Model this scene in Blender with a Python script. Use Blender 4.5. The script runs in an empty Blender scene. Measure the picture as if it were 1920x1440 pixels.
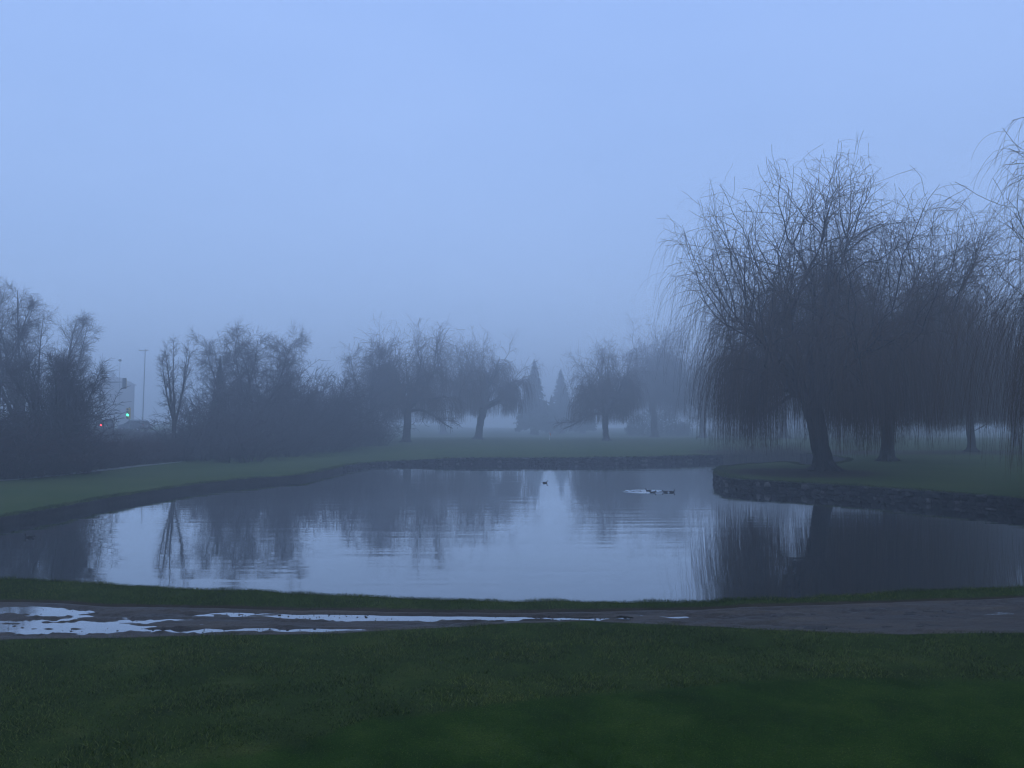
import bpy, bmesh, math, random
import numpy as np
from mathutils import Vector, Matrix
from mathutils.geometry import delaunay_2d_cdt

R = math.radians
scene = bpy.context.scene
COL = scene.collection
rng = np.random.default_rng(7)
random.seed(7)

# ------------------------------------------------------------------ camera
CAM_H = 3.5
F = 1551.0
HORIZON = 790.0
PITCH = math.atan((HORIZON - 720.0) / F)

def ray(px, py):
    xc = (px - 960.0) / F; zc = (720.0 - py) / F
    return (xc, math.cos(PITCH) - math.sin(PITCH) * zc, math.sin(PITCH) + math.cos(PITCH) * zc)

def at_z(px, py, z):
    """ground point of a pixel at height z"""
    d = ray(px, py); t = (z - CAM_H) / d[2]
    return (d[0] * t, d[1] * t)

def at_y(px, py, Y):
    """point of a pixel at distance Y"""
    d = ray(px, py); t = Y / d[1]
    return (d[0] * t, Y, CAM_H + d[2] * t)

# ------------------------------------------------------------------ noise and ground shape
def _hash(ix, iy, s):
    h = (ix * 374761393 + iy * 668265263 + s * 982451653) & 0xFFFFFFFF
    h = ((h ^ (h >> 13)) * 1274126177) & 0xFFFFFFFF
    return ((h ^ (h >> 16)) & 0xFFFF) / 65535.0

def vnoise(x, y, s=0):
    x = np.asarray(x, float); y = np.asarray(y, float)
    ix = np.floor(x).astype(np.int64); iy = np.floor(y).astype(np.int64)
    fx = x - ix; fy = y - iy
    fx = fx * fx * (3 - 2 * fx); fy = fy * fy * (3 - 2 * fy)
    a = _hash(ix, iy, s); b = _hash(ix + 1, iy, s); c = _hash(ix, iy + 1, s); d = _hash(ix + 1, iy + 1, s)
    return (a * (1 - fx) + b * fx) * (1 - fy) + (c * (1 - fx) + d * fx) * fy - 0.5

def fbm(x, y, s=0, o=4):
    r = 0.0; a = 1.0
    for k in range(o):
        r = r + a * vnoise(np.asarray(x) * 2 ** k, np.asarray(y) * 2 ** k, s + k * 17); a *= 0.5
    return r

def sstep(a, b, x):
    t = np.clip((np.asarray(x, float) - a) / (b - a), 0, 1)
    return t * t * (3 - 2 * t)

def gz(x, y):
    x = np.asarray(x, float); y = np.asarray(y, float)
    z = 0.50 + 0.02 * sstep(18, 30, y)
    left = sstep(2, -6, x + 0.14 * (y - 30)) * sstep(17, 22, y) * sstep(95, 70, y)
    z = z - 0.22 * left
    z = z + 0.30 * sstep(-14, -34, x + 0.25 * (y - 30)) * sstep(20, 35, y)
    z = z + 1.25 * sstep(-30, -50, x) * sstep(70, 102, y)
    z = z + 0.10 * sstep(11.0, 8.5, y) + 0.10 * fbm(x * 0.25, y * 0.3, 3, 2) * sstep(11.4, 9.0, y)
    z = z + 0.05 * np.exp(-((y - 10.9) / 0.8) ** 2) * np.exp(-((x - 1.2) / 2.6) ** 2)
    z = z - 1.0 * sstep(125, 230, y) * sstep(-42, -26, x)
    z = z + 0.04 * fbm(x * 0.12, y * 0.12, 9, 2) + 0.15 * fbm(x * 0.02, y * 0.02, 5, 2) * sstep(85, 160, y)
    z = z + 0.10 * np.exp(-(((x - 17.5) / 8) ** 2 + ((y - 49.5) / 6) ** 2))
    return z

def hit(px, py):
    d = ray(px, py); t0, t1 = 3.0, 600.0
    prev = t0; t = t0
    while t < 600:
        if CAM_H + d[2] * t < float(gz(d[0] * t, d[1] * t)):
            break
        prev = t; t *= 1.02
    a, b = prev, t
    for _ in range(30):
        m = 0.5 * (a + b)
        if CAM_H + d[2] * m < float(gz(d[0] * m, d[1] * m)): b = m
        else: a = m
    return np.array([d[0] * b, d[1] * b])

# ------------------------------------------------------------------ mesh building
class MB:
    def __init__(s): s.v = []; s.q = []; s.t = []; s.n = 0; s.attr = []
    def add(s, v, q=None, t=None, a=None):
        v = np.asarray(v, np.float32).reshape(-1, 3)
        if q is not None and len(q): s.q.append(np.asarray(q, np.int32).reshape(-1, 4) + s.n)
        if t is not None and len(t): s.t.append(np.asarray(t, np.int32).reshape(-1, 3) + s.n)
        s.v.append(v); s.n += len(v)
    def tubes(s, P, Rd, S=3, cap=False):
        P = np.asarray(P, float); N, K, _ = P.shape
        if N == 0: return
        T = np.empty_like(P)
        T[:, 1:-1] = P[:, 2:] - P[:, :-2]; T[:, 0] = P[:, 1] - P[:, 0]; T[:, -1] = P[:, -1] - P[:, -2]
        T /= np.linalg.norm(T, axis=2, keepdims=True) + 1e-9
        m = T.mean(axis=1); ref = np.where((np.abs(m[:, 2:3]) > 0.75), [[1.0, 0, 0]], [[0, 0, 1.0]])
        A = np.cross(np.broadcast_to(ref[:, None, :], T.shape), T); A /= np.linalg.norm(A, axis=2, keepdims=True) + 1e-9
        B = np.cross(T, A)
        ang = np.arange(S) * 2 * math.pi / S
        V = P[:, :, None, :] + Rd[:, :, None, None] * (np.cos(ang)[None, None, :, None] * A[:, :, None, :] + np.sin(ang)[None, None, :, None] * B[:, :, None, :])
        idx = np.arange(N * K * S).reshape(N, K, S)
        a = idx[:, :-1, :]; b = np.roll(idx, -1, axis=2)[:, :-1, :]; c = np.roll(idx, -1, axis=2)[:, 1:, :]; d = idx[:, 1:, :]
        s.add(V.reshape(-1, 3), np.stack([a, b, c, d], -1).reshape(-1, 4))
    def build(s, name, mat, parent=None, smooth=False, mats=None):
        me = bpy.data.meshes.new(name)
        v = np.concatenate(s.v) if s.v else np.zeros((0, 3), np.float32)
        q = np.concatenate(s.q) if s.q else np.zeros((0, 4), np.int32)
        t = np.concatenate(s.t) if s.t else np.zeros((0, 3), np.int32)
        me.vertices.add(len(v)); me.vertices.foreach_set('co', v.ravel())
        nl = q.size + t.size
        me.loops.add(nl); me.loops.foreach_set('vertex_index', np.concatenate([q.ravel(), t.ravel()]).astype(np.int32))
        np_ = len(q) + len(t); me.polygons.add(np_)
        st = np.concatenate([np.arange(len(q)) * 4, q.size + np.arange(len(t)) * 3]).astype(np.int32)
        me.polygons.foreach_set('loop_start', st)
        if smooth: me.polygons.foreach_set('use_smooth', np.ones(np_, bool))
        me.update(calc_edges=True); me.validate()
        me.materials.append(mat)
        return link(name, me, parent)

def link(name, me, parent=None):
    o = bpy.data.objects.new(name, me); COL.objects.link(o)
    if parent: o.parent = parent
    return o

def tag(o, label=None, cat=None, group=None, kind=None):
    if label: o['label'] = label
    if cat: o['category'] = cat
    if group: o['group'] = group
    if kind: o['kind'] = kind
    return o

def empty(name, loc, rz=0.0, sc=1.0):
    o = bpy.data.objects.new(name, None); COL.objects.link(o)
    o.empty_display_size = 0.3
    o.location = loc; o.rotation_euler = (0, 0, rz)
    o.scale = (sc, sc, sc) if not hasattr(sc, '__len__') else sc
    return o

def copy_tree(o, parent=None):
    c = o.copy(); COL.objects.link(c); c.parent = parent
    for ch in list(o.children): copy_tree(ch, c)
    return c

def bm_obj(name, bm, mat, parent=None, smooth=False):
    me = bpy.data.meshes.new(name)
    bmesh.ops.recalc_face_normals(bm, faces=bm.faces)
    bm.to_mesh(me); bm.free()
    if smooth:
        me.polygons.foreach_set('use_smooth', np.ones(len(me.polygons), bool))
    me.materials.append(mat)
    return link(name, me, parent)

def bm_box(bm, c, s, bev=0.0, rot=None):
    M = Matrix.Translation(c) @ (rot.to_4x4() if rot else Matrix()) @ Matrix.Diagonal((s[0], s[1], s[2], 1))
    r = bmesh.ops.create_cube(bm, size=1.0, matrix=M)
    if bev > 0:
        es = list({e for v in r['verts'] for e in v.link_edges})
        bmesh.ops.bevel(bm, geom=es, offset=bev, segments=2, profile=0.6, affect='EDGES')

def bm_cyl(bm, p0, p1, r0, r1=None, seg=12):
    p0 = Vector(p0); p1 = Vector(p1); d = p1 - p0
    M = Matrix.Translation((p0 + p1) / 2) @ d.to_track_quat('Z', 'Y').to_matrix().to_4x4()
    bmesh.ops.create_cone(bm, cap_ends=True, segments=seg, radius1=r0, radius2=r0 if r1 is None else r1, depth=d.length, matrix=M)

# ------------------------------------------------------------------ materials
def newmat(name):
    m = bpy.data.materials.new(name); m.use_nodes = True
    nt = m.node_tree; b = nt.nodes['Principled BSDF']
    return m, nt, b

def N(nt, t, **kw):
    n = nt.nodes.new(t)
    for k, v in kw.items(): setattr(n, k, v)
    return n

def mixrgb(nt, fac, a, b, blend='MIX'):
    n = N(nt, 'ShaderNodeMix', data_type='RGBA', blend_type=blend)
    for sock, v in ((n.inputs[0], fac), (n.inputs[6], a), (n.inputs[7], b)):
        if isinstance(v, bpy.types.NodeSocket): nt.links.new(v, sock)
        else: sock.default_value = (*v, 1) if hasattr(v, '__len__') else v
    return n.outputs[2]

def math_node(nt, op, a, b=0.0, clamp=False):
    n = N(nt, 'ShaderNodeMath', operation=op, use_clamp=clamp)
    for sock, v in ((n.inputs[0], a), (n.inputs[1], b)):
        if isinstance(v, bpy.types.NodeSocket): nt.links.new(v, sock)
        else: sock.default_value = v
    return n.outputs[0]

def noise(nt, scale, detail=4, vec=None, rough=0.55):
    n = N(nt, 'ShaderNodeTexNoise'); n.inputs['Scale'].default_value = scale; n.inputs['Detail'].default_value = detail
    n.inputs['Roughness'].default_value = rough
    if vec is not None: nt.links.new(vec, n.inputs['Vector'])
    return n.outputs['Fac']

def ramp(nt, fac, pts):
    n = N(nt, 'ShaderNodeValToRGB'); e = n.color_ramp.elements
    while len(e) < len(pts): e.new(0.5)
    for k, (p, c) in enumerate(pts):
        e[k].position = p; e[k].color = (*c, 1) if hasattr(c, '__len__') else (c, c, c, 1)
    nt.links.new(fac, n.inputs[0]); return n.outputs[0]

def coords(nt, which='Object'):
    return N(nt, 'ShaderNodeTexCoord').outputs[which]

def mapping(nt, vec, scale=(1, 1, 1), rot=(0, 0, 0)):
    n = N(nt, 'ShaderNodeMapping'); nt.links.new(vec, n.inputs[0])
    n.inputs['Scale'].default_value = scale; n.inputs['Rotation'].default_value = rot
    return n.outputs[0]

def bump(nt, b, h, strength, dist=0.02):
    n = N(nt, 'ShaderNodeBump'); n.inputs['Strength'].default_value = strength; n.inputs['Distance'].default_value = dist
    nt.links.new(h, n.inputs['Height']); nt.links.new(n.outputs[0], b.inputs['Normal']); return n

def mat_plain(name, colr, rough=0.7, var=0.25, scale=3.0, metal=0.0):
    m, nt, b = newmat(name)
    f = noise(nt, scale, 5, coords(nt))
    c = mixrgb(nt, f, tuple(x * (1 - var) for x in colr), tuple(x * (1 + var) for x in colr))
    nt.links.new(c, b.inputs['Base Color']); b.inputs['Roughness'].default_value = rough; b.inputs['Metallic'].default_value = metal
    return m

def mat_twig(name, c0, c1):
    m, nt, b = newmat(name)
    g = N(nt, 'ShaderNodeNewGeometry').outputs['Random Per Island']
    nt.links.new(mixrgb(nt, g, c0, c1), b.inputs['Base Color']); b.inputs['Roughness'].default_value = 0.8
    b.inputs['Specular IOR Level'].default_value = 0.2
    return m

def mat_bark(name, c0, c1):
    m, nt, b = newmat(name)
    v = mapping(nt, coords(nt), (6, 6, 1.2))
    f = noise(nt, 1.6, 8, v, 0.65)
    nt.links.new(ramp(nt, f, [(0.3, c0), (0.7, c1)]), b.inputs['Base Color'])
    b.inputs['Roughness'].default_value = 0.9; b.inputs['Specular IOR Level'].default_value = 0.15
    bump(nt, b, f, 0.8, 0.06); return m

M = {}
M['bark'] = mat_bark('willow_bark', (0.018, 0.016, 0.014), (0.06, 0.052, 0.045))
M['bark2'] = mat_bark('grey_bark', (0.03, 0.027, 0.026), (0.085, 0.075, 0.07))
M['twig'] = mat_twig('willow_twig', (0.040, 0.026, 0.016), (0.130, 0.074, 0.036))
M['twig2'] = mat_twig('bare_twig', (0.045, 0.036, 0.034), (0.10, 0.08, 0.075))
M['bramble'] = mat_twig('bramble_cane', (0.045, 0.028, 0.028), (0.11, 0.062, 0.055))
M['needle'] = mat_twig('conifer_needle', (0.015, 0.028, 0.016), (0.04, 0.065, 0.035))
M['ivy'] = mat_twig('evergreen_leaf', (0.014, 0.024, 0.012), (0.04, 0.055, 0.028))
M['reed'] = mat_twig('dry_reed', (0.06, 0.052, 0.04), (0.17, 0.145, 0.10))

def mat_ground():
    m, nt, b = newmat('lawn_ground')
    P = coords(nt)
    big = noise(nt, 0.16, 5, P); mid = noise(nt, 1.3, 6, P, 0.65); fine = noise(nt, 55, 4, P, 0.7); fine2 = noise(nt, 190, 3, P, 0.7)
    rough_c = ramp(nt, mid, [(0.25, (0.015, 0.024, 0.005)), (0.55, (0.033, 0.050, 0.011)), (0.8, (0.066, 0.075, 0.019))])
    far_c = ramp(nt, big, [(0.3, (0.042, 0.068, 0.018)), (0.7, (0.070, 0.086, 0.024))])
    green_c = ramp(nt, mid, [(0.28, (0.009, 0.022, 0.003)), (0.5, (0.019, 0.042, 0.005)), (0.72, (0.038, 0.062, 0.010))])
    soil_c = ramp(nt, mid, [(0.3, (0.030, 0.022, 0.016)), (0.75, (0.060, 0.046, 0.033))])
    def at(n):
        a = N(nt, 'ShaderNodeAttribute', attribute_name=n); return a.outputs['Fac']
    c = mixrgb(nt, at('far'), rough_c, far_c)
    c = mixrgb(nt, at('green'), c, green_c)
    sm = math_node(nt, 'ADD', at('soil'), math_node(nt, 'MULTIPLY', math_node(nt, 'SUBTRACT', mid, 0.5), 0.9))
    smask = ramp(nt, sm, [(0.35, 0.0), (0.62, 1.0)])
    smask = math_node(nt, 'MULTIPLY', smask, ramp(nt, at('soil'), [(0.02, 0.0), (0.12, 1.0)]))
    c = mixrgb(nt, smask, c, soil_c)
    sp = ramp(nt, fine, [(0.3, 0.4), (0.72, 1.7)])
    sp2 = ramp(nt, fine2, [(0.3, 0.6), (0.72, 1.4)])
    c = mixrgb(nt, 0.85, c, mixrgb(nt, 1.0, sp, sp2, 'MULTIPLY'), 'MULTIPLY')
    nt.links.new(c, b.inputs['Base Color'])
    b.inputs['Roughness'].default_value = 0.9; b.inputs['Specular IOR Level'].default_value = 0.02
    h = math_node(nt, 'ADD', fine, math_node(nt, 'MULTIPLY', fine2, 0.5))
    bump(nt, b, h, 0.6, 0.02)
    return m
M['ground'] = mat_ground()

def mat_blade():
    m, nt, b = newmat('grass_blade')
    g = N(nt, 'ShaderNodeNewGeometry').outputs['Random Per Island']
    pos = N(nt, 'ShaderNodeNewGeometry').outputs['Position']
    patch = noise(nt, 0.55, 6, pos)
    c = ramp(nt, g, [(0.0, (0.006, 0.014, 0.003)), (0.38, (0.024, 0.042, 0.007)), (0.68, (0.088, 0.116, 0.027)), (0.93, (0.150, 0.172, 0.055)), (0.985, (0.13, 0.125, 0.05))])
    c = mixrgb(nt, 0.8, c, ramp(nt, patch, [(0.32, (0.5, 0.66, 0.6)), (0.68, (1.5, 1.35, 1.2))]), 'MULTIPLY')
    nt.links.new(c, b.inputs['Base Color']); b.inputs['Roughness'].default_value = 0.8; b.inputs['Specular IOR Level'].default_value = 0.05
    return m
M['blade'] = mat_blade()

def mat_mud():
    m, nt, b = newmat('wet_mud')
    P = coords(nt)
    v = mapping(nt, P, (0.35, 1.6, 1.0))
    streak = noise(nt, 2.2, 8, v, 0.62); grit = noise(nt, 45, 5, P, 0.7)
    c = ramp(nt, streak, [(0.25, (0.020, 0.015, 0.012)), (0.5, (0.058, 0.043, 0.032)), (0.78, (0.130, 0.102, 0.078))])
    c = mixrgb(nt, 0.7, c, ramp(nt, grit, [(0.3, 0.35), (0.7, 1.6)]), 'MULTIPLY')
    nt.links.new(c, b.inputs['Base Color'])
    nt.links.new(ramp(nt, streak, [(0.3, 0.30), (0.7, 0.85)]), b.inputs['Roughness'])
    b.inputs['Specular IOR Level'].default_value = 0.25
    h = math_node(nt, 'ADD', math_node(nt, 'MULTIPLY', streak, 1.5), grit)
    bump(nt, b, h, 0.9, 0.035); return m
M['mud'] = mat_mud()

def mat_soil_bank():
    m, nt, b = newmat('bank_soil')
    P = coords(nt); f = noise(nt, 7, 8, P, 0.65)
    nt.links.new(ramp(nt, f, [(0.3, (0.012, 0.010, 0.008)), (0.75, (0.045, 0.038, 0.028))]), b.inputs['Base Color'])
    b.inputs['Roughness'].default_value = 0.9; bump(nt, b, f, 0.8, 0.06); return m
M['bank'] = mat_soil_bank()

def mat_stone():
    m, nt, b = newmat('wall_stone')
    P = coords(nt); g = N(nt, 'ShaderNodeNewGeometry').outputs['Random Per Island']
    c = ramp(nt, g, [(0.0, (0.008, 0.008, 0.007)), (0.6, (0.018, 0.017, 0.015)), (0.92, (0.034, 0.032, 0.028)), (0.985, (0.12, 0.11, 0.10))])
    f = noise(nt, 5, 7, P, 0.65)
    c = mixrgb(nt, 0.8, c, ramp(nt, f, [(0.3, 0.4), (0.7, 1.3)]), 'MULTIPLY')
    nt.links.new(c, b.inputs['Base Color']); b.inputs['Roughness'].default_value = 0.85; bump(nt, b, f, 0.5, 0.03); return m
M['stone'] = mat_stone()

DUCK_RING = at_z(1214, 921.5, 0.0)

def water_shader(nt, b, h, deep, boost, cap, dist, ior=1.33):
    out = nt.nodes['Material Output']; nt.nodes.remove(b)
    bp = N(nt, 'ShaderNodeBump'); bp.inputs['Strength'].default_value = 1.0; bp.inputs['Distance'].default_value = dist; nt.links.new(h, bp.inputs['Height'])
    di = N(nt, 'ShaderNodeBsdfDiffuse'); di.inputs['Color'].default_value = (*deep, 1)
    gl = N(nt, 'ShaderNodeBsdfGlossy'); gl.inputs['Roughness'].default_value = 0.012; gl.inputs['Color'].default_value = (0.95, 0.97, 0.98, 1); nt.links.new(bp.outputs[0], gl.inputs['Normal'])
    fr = N(nt, 'ShaderNodeFresnel'); fr.inputs['IOR'].default_value = ior
    f = math_node(nt, 'MINIMUM', math_node(nt, 'MULTIPLY', fr.outputs[0], boost), cap)
    mx = N(nt, 'ShaderNodeMixShader'); nt.links.new(f, mx.inputs[0]); nt.links.new(di.outputs[0], mx.inputs[1]); nt.links.new(gl.outputs[0], mx.inputs[2])
    nt.links.new(mx.outputs[0], out.inputs['Surface'])

def mat_water():
    m, nt, b = newmat('pond_water')
    P = coords(nt)
    v1 = mapping(nt, P, (0.13, 1.0, 1), (0, 0, R(3))); v2 = mapping(nt, P, (0.22, 1.3, 1), (0, 0, R(-5)))
    n1 = noise(nt, 1.15, 1, v1); n2 = noise(nt, 2.6, 2, v2)
    patch = ramp(nt, noise(nt, 0.10, 3, mapping(nt, P, (0.6, 1.0, 1))), [(0.36, 0.15), (0.64, 1.0)])
    h = math_node(nt, 'ADD', n1, math_node(nt, 'MULTIPLY', n2, 0.35))
    h = math_node(nt, 'MULTIPLY', h, patch)
    # rings spreading round the ducks
    sub = N(nt, 'ShaderNodeVectorMath', operation='DISTANCE'); nt.links.new(P, sub.inputs[0]); sub.inputs[1].default_value = (DUCK_RING[0] - 0.1, DUCK_RING[1], 0)
    dist = sub.outputs['Value']
    ring = math_node(nt, 'SINE', math_node(nt, 'MULTIPLY', dist, 19.0))
    fall = ramp(nt, math_node(nt, 'DIVIDE', dist, 1.25), [(0.0, 1.0), (0.7, 0.9), (0.95, 0.0)])
    h = math_node(nt, 'ADD', h, math_node(nt, 'MULTIPLY', math_node(nt, 'MULTIPLY', ring, fall), 4.5))
    water_shader(nt, b, h, (0.010, 0.013, 0.012), 1.75, 0.96, 0.0095)
    return m
M['water'] = mat_water()
def mat_puddle():
    m, nt, b = newmat('puddle_water')
    water_shader(nt, b, noise(nt, 6, 2, coords(nt)), (0.035, 0.028, 0.024), 2.2, 0.92, 0.0006)
    return m
M['puddle'] = mat_puddle()
M['gravel'] = mat_plain('pale_gravel', (0.20, 0.19, 0.185), 0.7, 0.3, 2.0)
M['asphalt'] = mat_plain('asphalt', (0.05, 0.05, 0.052), 0.6, 0.2, 3.0)

# ------------------------------------------------------------------ pond outline
far_px = [(-60, 992), (0, 985), (50, 976), (100, 967), (200, 947), (320, 926.5), (400, 914), (480, 906), (560, 899.5), (590, 894),
          (620, 887), (650, 880), (690, 874.5), (740, 871.5), (820, 870.5), (920, 870), (1040, 870), (1150, 869), (1260, 866.5), (1340, 864), (1420, 862), (1490, 860)]
pts = [np.array(at_z(x, y, 0.0)) for x, y in far_px]
pts += [np.array(p) for p in [(27.5, 74.0), (27.0, 67.0), (23.5, 60.0), (20.0, 56.5)]]
pen_px = [(1480, 879), (1404, 883.5), (1357, 891), (1345, 902), (1351, 910), (1372, 915.5), (1430, 920), (1500, 924), (1600, 931), (1700, 939.5), (1800, 948.5), (1920, 960), (2050, 974)]
pts += [np.array(at_z(x, y, 0.0)) for x, y in pen_px]
pts += [np.array(p) for p in [(21.6, 24.0), (19.5, 19.0), (14.5, 16.6)]]
near_px = [(1980, 1099), (1920, 1102), (1750, 1110), (1600, 1118), (1400, 1128), (1200, 1131), (960, 1128), (800, 1124), (600, 1116), (400, 1108), (200, 1098), (0, 1088), (-120, 1082)]
pts += [np.array(at_z(x, y, 0.5)) + np.array([0, 0.05]) for x, y in near_px]
pts += [np.array(p) for p in [(-13.5, 16.2), (-18.0, 18.5), (-20.2, 22.5), (-19.2, 26.0)]]
ctrl = np.array(pts)

def catmull(C, closed=True, step=0.3):
    out = []; n = len(C)
    for i in range(n):
        p0, p1, p2, p3 = C[(i - 1) % n], C[i], C[(i + 1) % n], C[(i + 2) % n]
        d = np.linalg.norm(p2 - p1); k = max(1, int(d / (step * max(0.45, min(2.2, np.linalg.norm(p1) / 30)))))
        for j in range(k):
            t = j / k
            a = np.linalg.norm(p1 - p0) ** .5 + 1e-6; b_ = np.linalg.norm(p2 - p1) ** .5 + 1e-6; c_ = np.linalg.norm(p3 - p2) ** .5 + 1e-6
            m1 = (p2 - p1) - b_ * ((p2 - p0) / (a + b_) - (p1 - p0) / a) if False else (p2 - p0) * b_ ** 2 / (a ** 2 + b_ ** 2)
            m2 = (p3 - p1) * b_ ** 2 / (b_ ** 2 + c_ ** 2)
            out.append((2 * t ** 3 - 3 * t ** 2 + 1) * p1 + (t ** 3 - 2 * t ** 2 + t) * m1 + (-2 * t ** 3 + 3 * t ** 2) * p2 + (t ** 3 - t ** 2) * m2)
    return np.array(out)

SHORE = catmull(ctrl)
nn = np.arange(len(SHORE))
tang = np.roll(SHORE, -1, 0) - np.roll(SHORE, 1, 0); tang /= np.linalg.norm(tang, axis=1, keepdims=True)
nor = np.stack([tang[:, 1], -tang[:, 0]], 1)
area = 0.5 * np.sum(SHORE[:, 0] * np.roll(SHORE[:, 1], -1) - np.roll(SHORE[:, 0], -1) * SHORE[:, 1])
OUT = nor if area > 0 else -nor        # pointing away from the water
jit = fbm(SHORE[:, 0] * 1.3, SHORE[:, 1] * 1.3, 21, 3) * 0.16
SHORE = SHORE + OUT * jit[:, None]

def in_poly(x, y, poly):
    x = np.asarray(x); y = np.asarray(y); c = np.zeros(x.shape, bool)
    px, py = poly[:, 0], poly[:, 1]; qx, qy = np.roll(px, 1), np.roll(py, 1)
    for a, b_, c_, d in zip(px, py, qx, qy):
        k = (b_ > y) != (d > y)
        if abs(d - b_) < 1e-12: continue
        c ^= k & (x < (c_ - a) * (y - b_) / (d - b_) + a)
    return c

# ------------------------------------------------------------------ track edges
near_e = [(0, 1198), (200, 1195), (400, 1191), (640, 1186), (800, 1178), (960, 1167), (1100, 1163.5), (1300, 1174), (1500, 1185), (1700, 1191), (1920, 1187)]
far_e = [(0, 1131), (100, 1133), (200, 1139), (400, 1143), (700, 1148), (960, 1151), (1200, 1148), (1400, 1142), (1600, 1134), (1800, 1127), (1920, 1122)]
ne = np.array([at_z(x, y, 0.5) for x, y in near_e]); fe = np.array([at_z(x, y, 0.5) for x, y in far_e])
def y_near(x): return np.interp(x, ne[:, 0], ne[:, 1]) + 0.05 * fbm(np.asarray(x) * 1.7, 0 * np.asarray(x), 31, 4)
def y_far(x): return np.interp(x, fe[:, 0], fe[:, 1]) + 0.07 * fbm(np.asarray(x) * 1.5, 0 * np.asarray(x) + 5, 33, 4)
gb = np.array([at_z(x, y, 0.6) for x, y in [(-900, 1700), (300, 1445), (560, 1402), (700, 1347), (850, 1332), (1000, 1312), (1200, 1302), (1400, 1281), (1920, 1276), (2500, 1290)]])
def y_green(x): return np.interp(x, gb[:, 0], gb[:, 1]) + 0.12 * fbm(np.asarray(x) * 1.2, 0 * np.asarray(x), 41, 3)

# ------------------------------------------------------------------ ground sheet
TX = np.arange(-24, 24.01, 0.15)
track_poly = np.concatenate([np.stack([TX, y_near(TX)], 1), np.stack([TX[::-1], y_far(TX[::-1])], 1)])
def build_ground():
    P = []
    r = 0.6
    while r < 520:
        fine = 4 < r < 20
        da = 0.55 if r > 4 else 3.0
        ang = np.concatenate([np.arange(-44, 44, da), np.arange(44, 316, 7.0)])
        j = rng.uniform(-0.3, 0.3, len(ang)) * da
        rr = r * (1 + rng.uniform(-0.006, 0.006, len(ang)))
        a = np.radians(ang + j)
        P.append(np.stack([rr * np.sin(a), rr * np.cos(a)], 1))
        r *= 1.018 if fine else (1.03 if r < 120 else 1.06)
    P = np.concatenate(P)
    keep = ~in_poly(P[:, 0], P[:, 1], SHORE) & ~in_poly(P[:, 0], P[:, 1], track_poly)
    P = P[keep]
    def far_from(Q, A, lim):
        ok = np.ones(len(Q), bool)
        for i in range(0, len(Q), 4000):
            D = np.linalg.norm(Q[i:i + 4000, None, :] - A[None], axis=2).min(1); ok[i:i + 4000] = D > lim
        return ok
    P = P[far_from(P, SHORE, 0.1)]; P = P[far_from(P, track_poly, 0.08)]
    n0 = len(SHORE); n1 = len(track_poly)
    V = np.concatenate([SHORE, track_poly, P])
    E = [(i, (i + 1) % n0) for i in range(n0)] + [(n0 + i, n0 + (i + 1) % n1) for i in range(n1)]
    vo, eo, fo, *_ = delaunay_2d_cdt([Vector((float(a), float(b))) for a, b in V], E, [], 0, 1e-4)
    vo = np.array([(v.x, v.y) for v in vo]); fo = np.array([f for f in fo if len(f) == 3], np.int32)
    c = vo[fo].mean(1)
    k = ~in_poly(c[:, 0], c[:, 1], SHORE) & ~in_poly(c[:, 0], c[:, 1], track_poly)
    fo = fo[k]
    a, b_, c_ = vo[fo[:, 0]], vo[fo[:, 1]], vo[fo[:, 2]]
    cr = (b_[:, 0] - a[:, 0]) * (c_[:, 1] - a[:, 1]) - (b_[:, 1] - a[:, 1]) * (c_[:, 0] - a[:, 0])
    fo[cr < 0] = fo[cr < 0][:, ::-1]
    x, y = vo[:, 0], vo[:, 1]; z = gz(x, y)
    mb = MB(); mb.add(np.stack([x, y, z], 1), t=fo)
    o = mb.build('ground', M['ground'], smooth=True); tag(o, kind='structure')
    me = o.data
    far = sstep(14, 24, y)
    inner = (y < y_green(x)).astype(float) * (np.abs(x) < 22)
    green = sstep(-0.06, 0.06, y_green(x) - y) * (y < 12)
    soil = 0.0 * x
    dfar = y - y_far(x)
    band = np.clip(1 - dfar / np.interp(x, [-8, -5, 0, 4, 8], [0.40, 0.45, 0.55, 0.5, 0.4]), 0, 1) * (dfar > -0.3) * (y < 17)
    soil = np.maximum(soil, band * 1.1)
    dn = y_near(x) - y
    soil = np.maximum(soil, 0.45 * np.clip(1 - dn / 0.12, 0, 1) * (dn > -0.2) * (y < 13))
    d = np.sqrt(((x - 16.5) / 5.5) ** 2 + ((y - 47.5) / 5.0) ** 2)
    soil = np.maximum(soil, np.clip(1.25 - d, 0, 0.85) * (x > 8) * (y > 30))
    soil = np.maximum(soil, 0.72 * np.exp(-((y - 80) / 9) ** 2) * sstep(14, 20, x) * (y > 60))
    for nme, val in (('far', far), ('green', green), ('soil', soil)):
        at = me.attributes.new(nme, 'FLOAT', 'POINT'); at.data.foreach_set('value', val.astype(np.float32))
    return o
ground = build_ground()

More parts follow.
